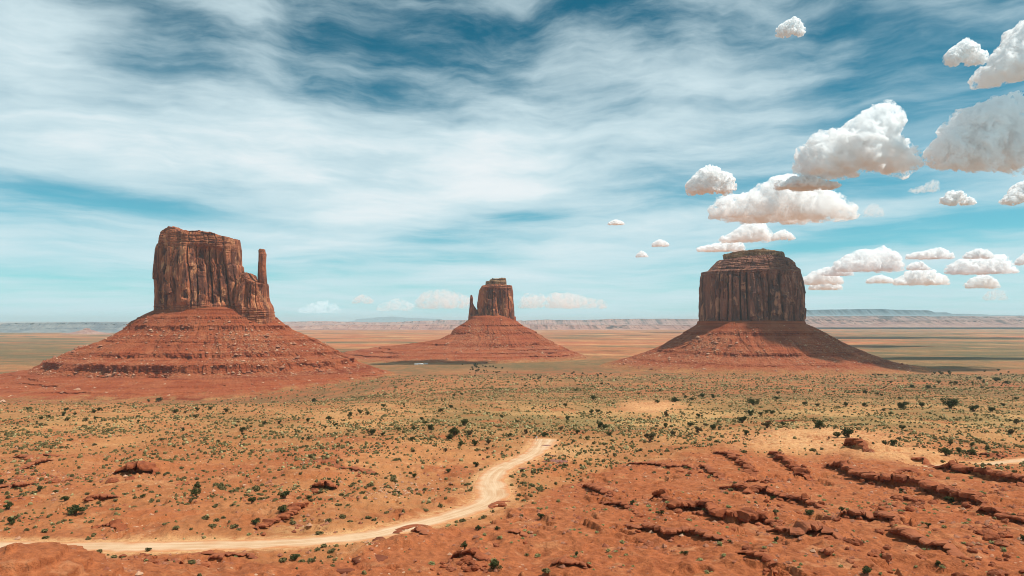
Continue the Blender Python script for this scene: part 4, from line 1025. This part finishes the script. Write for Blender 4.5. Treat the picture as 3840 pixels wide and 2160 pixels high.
add(z6, [(130,172,24),(212,178,22),(20,172,14),(65,194,17),(110,314,20),(505,228,38),(490,303,27),(555,302,19),(600,284,16),(640,290,20),(425,352,36),(452,440,25),(980,396,42),(1190,456,52),(1105,456,29),(55,378,24),(110,428,34,1),(165,382,20,1),(210,400,26),(262,404,18),(605,392,40,1),(715,372,20),(1045,468,14,1),(1450,512,25),(1505,518,27),(665,188,16),(680,146,16),(870,226,20),(960,238,18),(1165,237,22),(1305,240,20),(1065,280,12),(1305,141,16),(1220,133,10),(800,137,12),(1390,155,13),(1420,162,12),(1640,105,16),(1755,109,20),(1800,100,12),(1830,74,14),(1920,76,14),(1950,81,16),(2120,46,16),(2245,58,26),(2310,74,16),(1550,188,16),(1600,226,18),(1575,258,34),(1710,242,26),(1435,270,14),(1485,296,16),(2080,272,36),(1910,252,52),(2290,235,16),(2215,273,26),(1570,400,24),(2345,438,36,1),(1915,512,20),(2070,522,20),(2050,582,32),(1970,570,28),(2180,549,20),(1880,588,40),(305,578,13),(2385,186,14),(2385,365,30,1)])
add(z6, [(1900,932,38),(905,1010,34),(640,902,19),(1755,1098,22),(2430,1195,26),(1835,1378,26),(1325,1446,50),(1135,985,20),(1565,842,16),(670,1204,14),(15,1300,24)])
rng0 = np.random.default_rng(5)
for i in range(42): JP.append((1730+170*rng0.beta(2, 2), 1352+52*rng0.random()**.8, 5+5*rng0.random(), False))
for i in range(30): JP.append((1900+420*rng0.random(), 1395+40*rng0.random(), 6+4*rng0.random(), False))
for i in range(26): JP.append((3250+600*rng0.random(), 1390+60*rng0.random(), 7+6*rng0.random(), False))
JREC = []
for n_, (sx, sy, w, dry) in enumerate(JP):
    if w is None: w = 20
    x, y, z = gph(sx, sy)
    JREC.append([x, y, z, max(1.5, w*y/FPX*1.12), dry, mark(sx, sy), sx])
ORD = ['leftmost', 'second', 'third', 'fourth', 'fifth', 'sixth', 'seventh', 'eighth', 'ninth', 'tenth']
byc = {}
for r in JREC: byc.setdefault((r[5], r[4]), []).append(r)
for (mk, dry), rs in byc.items():
    rs.sort(key=lambda r: r[6])
    place = MARKS[mk][2]; kind = 'dry brown juniper' if dry else 'dark green juniper'
    big = max(rs, key=lambda r: r[3])
    for i, r in enumerate(rs):
        if len(rs) == 1: lab = f'{kind} {place}'
        elif len(rs) <= 10:
            o = 'leftmost' if i == 0 else ('rightmost' if i == len(rs)-1 else ORD[i]+' from left')
            lab = f'{kind}, {o} {place}' if (r is not big or len(rs) > 8) else f'biggest {kind}, {o} {place}'
            if len(lab.split()) > 16: lab = f'{kind}, {o} {place}'
        else: lab = f'small {kind} {place}'
        r.append(lab)
for n_, (x, y, z, w, dry, mk, sx, lab) in enumerate(JREC):
    cm, tm = (JDRY if dry else JUN)[n_ % (3 if dry else 6)]
    t = empty('juniper', (x, y, z), lab, 'juniper', 'junipers of the desert flat')
    t.rotation_euler.z = (n_*2.399) % 6.283; t.scale = (w, w, w*(.82+.25*((n_*.618) % 1)))
    link('crown', cm, t); link('trunk', tm, t)

rng = np.random.default_rng(11)
def vis_xy(n, rng, y0, y1, power=1.0):
    """random ground points inside the field of view, evenly dense on the ground"""
    Y = np.sqrt(y0*y0+(y1*y1-y0*y0)*rng.random(n)); U = rng.uniform(-.80, .80, n)
    return U*Y, Y
def clear_of(X, Y, m=1.0): return road_dist(X, Y) > m
# pale rabbitbrush rounds on the red slopes and bare sand
X, Y = vis_xy(2600, rng, 118, 330)
red_, scrub_, pale_, dune_, sx_, sy_ = zones(X, Y)
ok = clear_of(X, Y) & (rng.random(len(X)) < (.12+.88*sst(sx_, 1300, 2300)*red_)*(.25+.75*sst(fbm(X/22, Y/22, 2, 61), -.2, .3))) & (sy_ < 2185)
X, Y = X[ok], Y[ok]; Z = H(X, Y); o_ = np.argsort(Y)[:285]
for i in o_:
    w = (.55+.75*rng.random()**2)*1.25
    sx, sy = CX+X[i]/Y[i]*FPX, HY-Z[i]/Y[i]*FPX
    o = link('rabbitbrush', RABBIT[i % 4], None, (X[i], Y[i], Z[i])); o.scale = (w, w, w*.95); o.rotation_euler.z = rng.uniform(0, 6.28)
    tag(o, f'small round yellow green bush {MARKS[mark(sx, sy)][2]}', 'bush', 'pale rabbitbrush bushes')
# sagebrush: the nearest ones as bushes of their own, all others as one cover
N = 300000
X, Y = vis_xy(N, rng, 118, 1050)
X2, Y2 = vis_xy(100000, rng, 1050, 1750); X = np.concatenate([X, X2]); Y = np.concatenate([Y, Y2]); N = len(X)
red_, scrub_, pale_, dune_, sx_, sy_ = zones(X, Y)
cl = sst(fbm(X/24, Y/24, 4, 63)+.5*fbm(X/7, Y/7, 2, 64), -.35, .30)
leftfg = sst(sx_, 1900, 1300)
redfg = sst(sy_-np.interp(sx_, RB[:, 0], RB[:, 1]), -20, 15)
bare = sst(fbm(X/38, Y/30, 3, 66), .02, .32)*(1-sst(Y, 250, 420))*.75
farw = 1+.9*sst(Y, 800, 1200)
dens = (.10+.9*cl)*(1-redfg*.93)*(1-.95*dune_)*(1-.85*bare)*(.5+.5*sst(Y, 165, 250))
mead = sst(Y, 300, 420)*sst(X/Y, -.45, .05)
patch = sst(fbm(X/55, Y/75, 4, 67), -.25, .22)
dens *= (1+.35*mead)*(1-.45*sst(Y, 420, 560))*(.35+.65*patch)
ok = clear_of(X, Y, 1.5) & (rng.random(N) < dens*(.42+.55*(1-sst(Y, 380, 520))))
X, Y = X[ok], Y[ok]; Z = H(X, Y); n = len(X)
Wd = (.27+.73*rng.random(n)**2.8)*(1.25+.25*sst(Y, 300, 700)); Wd = np.where(rng.random(n) < .06, Wd*1.5, Wd)*1.35*farw[ok]
app = np.argsort(-(Wd/Y)*(np.abs(X/Y) < .74)*(HY-Z/Y*FPX < 2150))
near = app[:290]; far = app[290:]
for i in near:
    sx, sy = CX+X[i]/Y[i]*FPX, HY-Z[i]/Y[i]*FPX; w = Wd[i]*1.3
    o = link('sagebrush', SAGE[i % 5], None, (X[i], Y[i], Z[i])); o.scale = (w, w, w*.8); o.rotation_euler.z = rng.uniform(0, 6.28)
    tag(o, f'low grey green sagebrush {MARKS[mark(sx, sy)][2]}', 'bush', 'nearest sagebrush bushes')
def scrub_cover(X, Y, Z, W, rng, tone):
    n = len(X); m = 6
    th = np.linspace(0, 2*np.pi, m, endpoint=False)
    a = rng.uniform(0, 6.28, n)[:, None]+th[None]
    W = W*.62
    r0 = W[:, None]*rng.uniform(.7, 1.15, (n, m)); r1 = r0*rng.uniform(.45, .85, (n, m))
    h = W[:, None]*rng.uniform(.55, 1.0, (n, m))
    b = np.stack([X[:, None]+r0*np.cos(a), Y[:, None]+r0*np.sin(a), Z[:, None]+0*a-.12], -1)
    c = np.stack([X[:, None]+r1*np.cos(a+.3), Y[:, None]+r1*np.sin(a+.3), Z[:, None]+h], -1)
    t = np.stack([X, Y, Z+W*rng.uniform(.8, 1.25, n)], -1)[:, None]
    V = np.concatenate([b, c, t], 1); k = 2*m+1
    j = np.arange(m); j2 = (j+1) % m
    T1 = np.stack([j, j2, m+j], -1); T2 = np.stack([j2, m+j2, m+j], -1); T3 = np.stack([m+j, m+j2, np.full(m, 2*m)], -1)
    F = np.vstack([T1, T2, T3]); FF = (F[None]+k*np.arange(n)[:, None, None]).reshape(-1, 3)
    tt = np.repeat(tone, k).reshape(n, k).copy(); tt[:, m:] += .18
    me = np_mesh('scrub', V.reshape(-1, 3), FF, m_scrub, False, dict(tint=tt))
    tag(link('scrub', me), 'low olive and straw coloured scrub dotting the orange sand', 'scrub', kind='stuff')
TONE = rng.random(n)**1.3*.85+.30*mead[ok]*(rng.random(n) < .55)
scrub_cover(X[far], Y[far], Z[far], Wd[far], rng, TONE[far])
print('scrub', len(far), 'near', len(near))

# ------------------------------------------------------------------ boulders
def boulder_mesh(seed):
    rng = np.random.default_rng(seed)
    n = 9; m = 14
    ph = np.linspace(0.02, np.pi-.02, n); th = np.linspace(0, 2*np.pi, m, endpoint=False)
    P = np.stack([np.sin(ph)[:, None]*np.cos(th), np.sin(ph)[:, None]*np.sin(th), np.cos(ph)[:, None]+0*th], -1)
    for i in range(11):                             # split off flat faces
        v = rng.normal(size=3); v /= np.linalg.norm(v); d = rng.uniform(.55, .85)
        s = P@v; P = P-np.maximum(s-d, 0)[..., None]*v
    P = P*np.array([rng.uniform(.8, 1.25), rng.uniform(.7, 1.0), rng.uniform(.5, .8)])
    P = P+.04*rng.normal(size=P.shape)
    return np_mesh('boulder', P, grid_faces(n, m, True)[:, ::-1], m_rock, False)
BOUL = [boulder_mesh(i) for i in range(9)]
rng = np.random.default_rng(21)
bp = []
for k, (lab, A, q, ss_) in enumerate(LED):          # blocks fallen below the ledges
    cnt = int(len(q)*(.9 if q[:, 1].mean() < 420 else 0)*(.55 if (q[:, 0]/q[:, 1]).mean() < 0 else 1))
    for i in range(cnt):
        p = q[rng.integers(0, len(q))]; dd = 1.0+rng.random()**1.6*14
        bp.append((p[0]+rng.normal()*1.5, p[1]-dd, (.35+1.0*rng.random()**3)*(.7+.25*A)))
for sx, sy, rx, ry, cnt, big in ((3370, 1900, 130, 55, 70, 1.5), (3730, 2060, 110, 80, 46, 1.7), (3300, 2120, 220, 30, 40, 1.2), (3700, 1860, 140, 40, 24, 1.2), (2900, 1905, 60, 25, 20, 1.0), (2280, 1860, 60, 40, 26, 1.0), (1740, 2130, 120, 18, 36, 1.2), (560, 2125, 180, 25, 34, 1.0), (180, 1795, 130, 20, 40, 1.3), (1360, 1770, 40, 14, 14, 1.0), (220, 2060, 70, 20, 12, .9), (1180, 1980, 60, 18, 14, .7), (2980, 1960, 90, 30, 20, .9)):
    for i in range(cnt):
        x, y = gpt(sx+rng.normal()*rx*.6, sy+rng.normal()*ry*.6); bp.append((x, y, (.3+.9*rng.random()**3.0)*big))
bp = np.array(bp); ok = clear_of(bp[:, 0], bp[:, 1], 1.2); bp = bp[ok]
bz = H(bp[:, 0], bp[:, 1]); order = np.argsort(-bp[:, 2]/bp[:, 1]*(HY-bz/bp[:, 1]*FPX < 2165))
BGRP = {}
for i in order[:295]:
    x, y, r = bp[i]; z = bz[i]; sx, sy = CX+x/y*FPX, HY-z/y*FPX
    o = link('boulder', BOUL[i % 9], None, (x, y, z+r*.14)); o.scale = (r, r, r); o.rotation_euler = (rng.uniform(-.25, .25), rng.uniform(-.25, .25), rng.uniform(0, 6.28))
    BGRP.setdefault(mark(sx, sy), []).append((r/y, o, r))
for mk, l in BGRP.items():
    l.sort(key=lambda e: -e[0])
    for j, (q_, o, r) in enumerate(l):
        lab = (f'largest red boulder {MARKS[mk][2]}' if j == 0 and len(l) > 1 else f'red angular boulder {MARKS[mk][2]}')
        tag(o, lab, 'boulder', 'red boulders fallen from the ledges')
rest = order[295:]
X, Y = vis_xy(90000, rng, 112, 420)
red_, scrub_, pale_, dune_, sx_, sy_ = zones(X, Y)
lr = ledge_raise(X, Y+4)-ledge_raise(X, Y)
pr = (.13+.5*red_)*sst(fbm(X/15, Y/12, 3, 161), -.1, .45)+.9*sst(lr, .3, 1.0)
for a, b, rx, ry in ((1440, 1840, 120, 40), (1600, 1790, 90, 26), (170, 1795, 160, 26), (1020, 1815, 90, 22), (1190, 1975, 90, 26)):
    pr = np.maximum(pr, .9*np.exp(-((sx_-a)/rx)**2-((sy_-b)/ry)**2))
ok = clear_of(X, Y, 1.0) & (rng.random(len(X)) < pr*.55*(1-dune_)); X, Y = X[ok], Y[ok]; Z = H(X, Y)
n = len(X); size = .18+.62*rng.random(n)**3.2
sx_ = CX+X/Y*FPX; sy_ = HY-Z/Y*FPX
palep = np.exp(-((sx_-1500)/190)**2-((sy_-1820)/60)**2)*.8+.10+.15*(sx_ < 1300)
tint = np.where(rng.random(n) < palep, rng.uniform(.55, 1, n), rng.uniform(0, .35, n))
P = np.stack([X, Y, Z+size*.1], -1)
P = np.vstack([P, np.stack([bp[rest, 0], bp[rest, 1], bz[rest]], -1)]); size = np.concatenate([size, bp[rest, 2]]); tint = np.concatenate([tint, rng.uniform(0, .3, len(rest))])
tag(stones('rubble', P, size, tint, 31), 'small red and pale stones littering the slopes around the ledges', 'rubble', kind='stuff')

# ------------------------------------------------------------------ cumulus clouds
def vapour(w, h, thin, far):
    """vapour torn into tufts a fraction of the cloud's own size"""
    m, T = new_mat('cloud_vapour')
    tc = T.n('ShaderNodeTexCoord').outputs['Object']
    n = T.noise(tc, 1/min(w/11, h/3.4), 8, .70, .5)
    d = T.m('MULTIPLY', T.ss(n, .475, .60), (2.4 if thin else (60 if far < 9000 else 24))/h)
    pv = T.n('ShaderNodeVolumePrincipled', ins={'Color': (.999, .999, .999, 1), 'Density': d, 'Anisotropy': 0.0})
    T.n('ShaderNodeOutputMaterial', ins={1: pv.outputs[0]})
    return m
def surface_nets(F, o, h):
    nx, ny, nz = F.shape; S = F < 0
    def cr(ax):
        sl = [slice(None)]*3; sh = [slice(None)]*3
        sl[ax] = slice(0, -1); sh[ax] = slice(1, None)
        a, b = F[tuple(sl)], F[tuple(sh)]; m = (a < 0) != (b < 0)
        t = np.where(m, a/np.where(m, a-b, 1), 0); return m, t
    acc = np.zeros((nx-1, ny-1, nz-1, 3)); cnt = np.zeros((nx-1, ny-1, nz-1))
    for ax in range(3):
        m, t = cr(ax); others = [i for i in range(3) if i != ax]
        for d0 in (0, 1):
            for d1 in (0, 1):
                sl = [None]*3; sl[ax] = slice(None)
                for oo, dd in zip(others, (d0, d1)): sl[oo] = slice(dd, F.shape[oo]-1+dd)
                mm = m[tuple(sl)]; tt = t[tuple(sl)]
                p = np.zeros(mm.shape+(3,)); p[..., ax] = tt; p[..., others[0]] = d0; p[..., others[1]] = d1
                acc += p*mm[..., None]; cnt += mm
    act = cnt > 0; idx = np.full(act.shape, -1); idx[act] = np.arange(act.sum())
    I = np.argwhere(act); V = (I+acc[act]/cnt[act][:, None])*h+o
    Fs = []
    for ax in range(3):
        m, _ = cr(ax); e = np.argwhere(m); b, c = [(1, 2), (2, 0), (0, 1)][ax]
        ok = (e[:, b] > 0) & (e[:, c] > 0) & (e[:, b] < F.shape[b]-1) & (e[:, c] < F.shape[c]-1); e = e[ok]
        def at(db, dc):
            q = e.copy(); q[:, b] += db; q[:, c] += dc; return idx[q[:, 0], q[:, 1], q[:, 2]]
        q = np.stack([at(-1, -1), at(0, -1), at(0, 0), at(-1, 0)], -1)
        ins = S[e[:, 0], e[:, 1], e[:, 2]]; q[~ins] = q[~ins][:, ::-1]; Fs.append(q)
    return V, np.vstack(Fs)
def cloud(px0, px1, ptop, pbase, prof, seed, label, alt=1350., res=70, ragged=1.0, thin=False, flat=1.0, depth=.75, Yc=None, centre=None, width=None, height=None):
    """a cumulus at its real height and distance; prof = skyline as (0..1 across, 0..1 of height)"""
    rng = np.random.default_rng(seed)
    if centre is None:
        Yc = alt*FPX/(HY-pbase) if Yc is None else Yc
        alt = (HY-pbase)/FPX*Yc
        xa, xb = (px0-CX)/FPX*Yc, (px1-CX)/FPX*Yc; w = xb-xa; h = (pbase-ptop)/FPX*Yc; cx = (xa+xb)/2; cyy = Yc; zb = alt
        w *= .93
    else: cx, cyy, zb = centre; w, h = width, height
    dpt = max(w*depth, h) if w < 3*h else w*depth*.7
    C = []; p = np.array(prof, float)
    nb = 90 if res > 60 else 40
    for i in range(nb):
        fx = rng.uniform(.03, .97); top = np.interp(fx, p[:, 0], p[:, 1])*h
        r = min(top*.5, w*.095)*rng.uniform(.45, 1.0); r = max(r, .018*w)
        zt = top-r
        z = r*.55+(zt-r*.55)*rng.random()**.6 if zt > r*.55 else zt
        e = 1-abs(fx-.5)*1.3
        C.append(((fx-.5)*w*.95, rng.uniform(-.36, .36)*dpt*e, z, r))
        C.append(((fx-.5)*w*.95, rng.uniform(-.16, .16)*dpt*e, max(zt, r*.5), r*.9))
    hstep = max(w, h*1.2)/res
    lo = np.array([-w*.56, -dpt*.58, -h*.16]); hi = np.array([w*.56, dpt*.58, h*1.12])
    nn = ((hi-lo)/hstep).astype(int)+3
    ax = [lo[i]+hstep*np.arange(nn[i]) for i in range(3)]
    G = np.stack(np.meshgrid(*ax, indexing='ij'), -1)
    k = w*.012
    dd = np.full(G.shape[:3], 1e9)
    for c in C:
        d = np.sqrt((G[..., 0]-c[0])**2+((G[..., 1]-c[1])*.9)**2+(G[..., 2]-c[2])**2)-c[3]
        hh = np.clip(.5+.5*(d-dd)/k, 0, 1); dd = d+(dd-d)*hh-k*hh*(1-hh)
    x, y, z = (G[..., i] for i in range(3))
    s = max(w*.105, h*.20)
    bil = sum(a*(1-2.2*np.abs(perlin3(x/s*f+seed, y/s*f, z/s*f*1.1, seed+i))) for i, (f, a) in enumerate(((1, .36), (2.2, .30), (4.7, .24), (10, .16))))
    rag = fbm3(x/s*1.1+5, y/s, z/s*1.6, 4, seed+9)
    F = dd-bil*s*.34-rag*s*.62*ragged-s*.20
    base = -(z-h*.03-fbm3(x/s*.8, y/s*.8, 0*z, 3, seed+15)*h*.14*flat)
    kk = h*.10; hh = np.clip(.5-.5*(F-base)/kk, 0, 1); F = F*(1-hh)+base*hh+kk*hh*(1-hh)
    F[0] = F[-1] = 1; F[:, 0] = F[:, -1] = 1; F[:, :, 0] = F[:, :, -1] = 1
    V, Fa = surface_nets(F, lo, hstep)
    o = link('cloud', np_mesh('cloud', V, Fa, vapour(w, h, thin, cyy), True), None, (cx, cyy, zb))
    return tag(o, label, 'cloud', 'cumulus clouds')
def zc(x, y): return 2500+x*.8282, y*.8282
def zcloud(x0, x1, yt, yb, prof, seed, label, **kw):
    a, t = zc(x0, yt); b, q = zc(x1, yb); return cloud(a, b, t, q, prof, seed, label, **kw)
dome = [(0, .25), (.2, .7), (.45, 1), (.7, .85), (.9, .5), (1, .2)]
zcloud(598, 1130, 498, 800, [(0, .14), (.05, .35), (.14, .58), (.28, .58), (.40, .62), (.52, .78), (.62, .95), (.70, 1.0), (.80, .93), (.83, .68), (.90, .42), (1, .14)], 1, 'brightest big white cloud with a tall tower on its right side', res=170)
zcloud(1215, 1700, 462, 780, [(0, .30), (.12, .62), (.25, .80), (.45, .92), (.6, 1), (.8, .95), (1, .6)], 2, 'large ragged grey bellied cloud cut off by the right edge', res=150, ragged=1.6, flat=2.2)
zcloud(1420, 1900, 60, 378, [(0, .08), (.15, .35), (.3, .62), (.5, .9), (.7, 1), (1, .5)], 3, 'tall white cloud rising out of the top right corner', res=120)
zcloud(190, 875, 838, 1000, [(0, .35), (.1, .55), (.16, .4), (.3, .75), (.45, 1), (.6, .85), (.75, .7), (.88, .4), (1, .15)], 4, 'long broad grey bellied cloud above the right butte', res=150, ragged=1.2)
zcloud(478, 792, 808, 856, [(0, .4), (.3, 1), (.6, .7), (1, .3)], 5, 'flat wispy cloud resting on top of the long grey bellied one', res=60, ragged=1.6, Yc=6600)
zcloud(95, 305, 758, 880, [(0, .4), (.4, 1), (.65, .8), (.9, .7), (1, .3)], 6, 'lone puffy cloud left of the long grey bellied cloud', res=64, ragged=1.4, flat=2)
zcloud(232, 472, 1008, 1098, [(0, .15), (.3, .45), (.6, .95), (.8, 1), (.93, .7), (1, .2)], 7, 'dense white puff right above the top of the right butte', res=64)
zcloud(470, 580, 1044, 1090, dome, 8, 'small torn cloud right of the puff above the butte', res=44, ragged=1.5)
zcloud(118, 360, 1098, 1140, [(0, .2), (.4, .6), (.75, 1), (1, .4)], 9, 'thin flat cloud touching the top left of the right butte', res=60, ragged=1.4)
zcloud(1253, 1450, 185, 297, [(0, .35), (.25, .7), (.5, 1), (.7, .75), (1, .4)], 10, 'small white cloud left of the top right corner cloud', res=60, ragged=1.3, flat=1.6)
zcloud(498, 630, 88, 166, [(0, .5), (.4, .9), (.6, 1), (1, .4)], 11, 'small hazy puff high in the sky near the top', res=50, ragged=1.5, flat=2)
zcloud(1516, 1760, 812, 926, [(0, .1), (.2, .5), (.5, 1), (1, .5)], 12, 'white cloud half cut by the right edge above the far flats', res=56)
zcloud(1240, 1392, 868, 930, [(0, .4), (.3, 1), (.6, .8), (1, .3)], 13, 'small bright scrap of cloud under the ragged grey one', res=48, ragged=1.7)
zcloud(1095, 1245, 815, 872, [(0, .2), (.5, .5), (.8, 1), (1, .6)], 14, 'faint grey wisp below the gap between the two big clouds', res=44, ragged=2.0, thin=True)
zcloud(883, 990, 925, 986, dome, 15, 'faint grey wisp at the right end of the long grey bellied cloud', res=40, ragged=2.0, thin=True)
zcloud(755, 1075, 1128, 1232, [(0, .25), (.2, .65), (.4, .9), (.55, .75), (.68, 1), (.85, .7), (1, .25)], 16, 'largest low cloud right of the butte with heaped white tops', res=110)
zcloud(618, 800, 1216, 1292, [(0, .4), (.3, .8), (.6, 1), (1, .3)], 17, 'low flat cloud directly beside the right wall of the butte', res=56, ragged=1.3)
zcloud(640, 800, 1268, 1314, dome, 18, 'lowest flat cloud beside the right wall of the butte', res=44, ragged=1.3)
zcloud(1015, 1285, 1216, 1292, [(0, .2), (.3, .55), (.45, 1), (.6, .9), (.8, .55), (1, .2)], 19, 'heaped low cloud in the middle of the bank at the right', res=64)
zcloud(1258, 1580, 1166, 1242, [(0, .3), (.2, .7), (.5, .8), (.8, 1), (1, .3)], 20, 'long low cloud near the right edge of the bank', res=70, ragged=1.2)
zcloud(1350, 1505, 1248, 1308, dome, 21, 'small low puff below the long low cloud at the right', res=44)
zcloud(1075, 1295, 1132, 1174, [(0, .3), (.5, .8), (.8, 1), (1, .4)], 22, 'thin flat streak of cloud above the bank at the right', res=54, ragged=1.5)
zcloud(1345, 1485, 1130, 1172, dome, 23, 'small flat cloud above the long low one at the right', res=44, ragged=1.4)
zcloud(1430, 1545, 1310, 1362, dome, 24, 'faint low puff close to the horizon at the right', res=36, ragged=1.4, thin=True)
zcloud(1576, 1700, 1150, 1202, dome, 25, 'low cloud scrap cut by the right edge', res=36, ragged=1.4)
zcloud(1084, 1188, 1188, 1224, dome, 26, 'little white cloud between the two heaped low clouds', res=36)
zcloud(700, 850, 1206, 1250, dome, 27, 'flat grey cloud under the left end of the largest low one', res=40, ragged=1.4)
zcloud(900, 1030, 1248, 1284, dome, 28, 'small pale puff under the largest low cloud', res=36, ragged=1.4)
for k, (a, b, t, q, pr, lab) in enumerate((
    (1105, 1280, 1130, 1176, [(0, .2), (.3, .6), (.7, 1), (1, .4)], 'pale low cloud right of the tall rock finger'),
    (1318, 1404, 1106, 1140, dome, 'small pale cloud floating above the low one right of the finger'),
    (1405, 1560, 1118, 1168, [(0, .2), (.3, .7), (.6, .9), (1, .4)], 'pale heaped cloud left of the middle butte'),
    (1560, 1778, 1092, 1160, [(0, .5), (.2, .95), (.45, 1), (.75, .8), (1, .5)], 'largest pale cloud standing behind the middle butte'),
    (1935, 2290, 1100, 1158, [(0, .5), (.3, .9), (.6, .7), (1, .3)], 'long pale cloud just right of the middle butte'),
    (2384, 2430, 942, 966, dome, 'tiny white cloud alone over the gap before the right butte'),
    (2440, 2512, 900, 926, dome, 'tiny flat cloud above the lone white one'),
    (2276, 2346, 826, 844, dome, 'tiny grey cloud high over the gap between buttes'))):
    cloud(a, b, t, q, pr, 60+k, lab, res=50, ragged=1.2, thin=k < 5, alt=1350 if k > 4 else 1100)
# clouds just out of the picture whose shade falls on the right butte and the plain
def shade(tx, ty, tz, w, h, alt, seed, label, depth):
    c = np.array([tx, ty, tz])+SD*(alt-tz)/SD[2]
    cloud(0, 0, 0, 0, [(0, .4), (.2, .8), (.5, 1), (.8, .8), (1, .4)], seed, label, centre=tuple(c), width=w, height=h, depth=depth, res=60, ragged=.8)
shade(1120, 2060, -60, 760, 260, 1900, 90, 'cloud outside the picture shading the right butte', .75)

shade(-255, 2330, -150, 380, 130, 1700, 91, 'cloud outside the picture shading the ground below the middle butte', .30)
shade(1850, 2640, -150, 900, 220, 1750, 92, 'cloud outside the picture shading the green flat at the right edge', .22)
shade(3600, 6100, -160, 2200, 420, 3300, 93, 'cloud outside the picture shading the far plain at the right', .35)

# ------------------------------------------------------------------ air
m_haze, T = new_mat('haze')
pv = T.n('ShaderNodeVolumePrincipled', ins={'Color': (.62, .88, .98, 1), 'Density': 2.6e-5, 'Anisotropy': .0})
T.n('ShaderNodeOutputMaterial', ins={1: pv.outputs[0]})
hx0, hx1, hy0, hy1, hz0, hz1 = -95000, 95000, -2000, 92000, -420, 262
v = [(x, y, z) for x in (hx0, hx1) for y in (hy0, hy1) for z in (hz0, hz1)]
hz = link('haze', np_mesh('haze', v, [(0,1,3,2),(4,6,7,5),(0,4,5,1),(2,3,7,6),(0,2,6,4),(1,5,7,3)], m_haze, False))
tag(hz, kind='stuff')
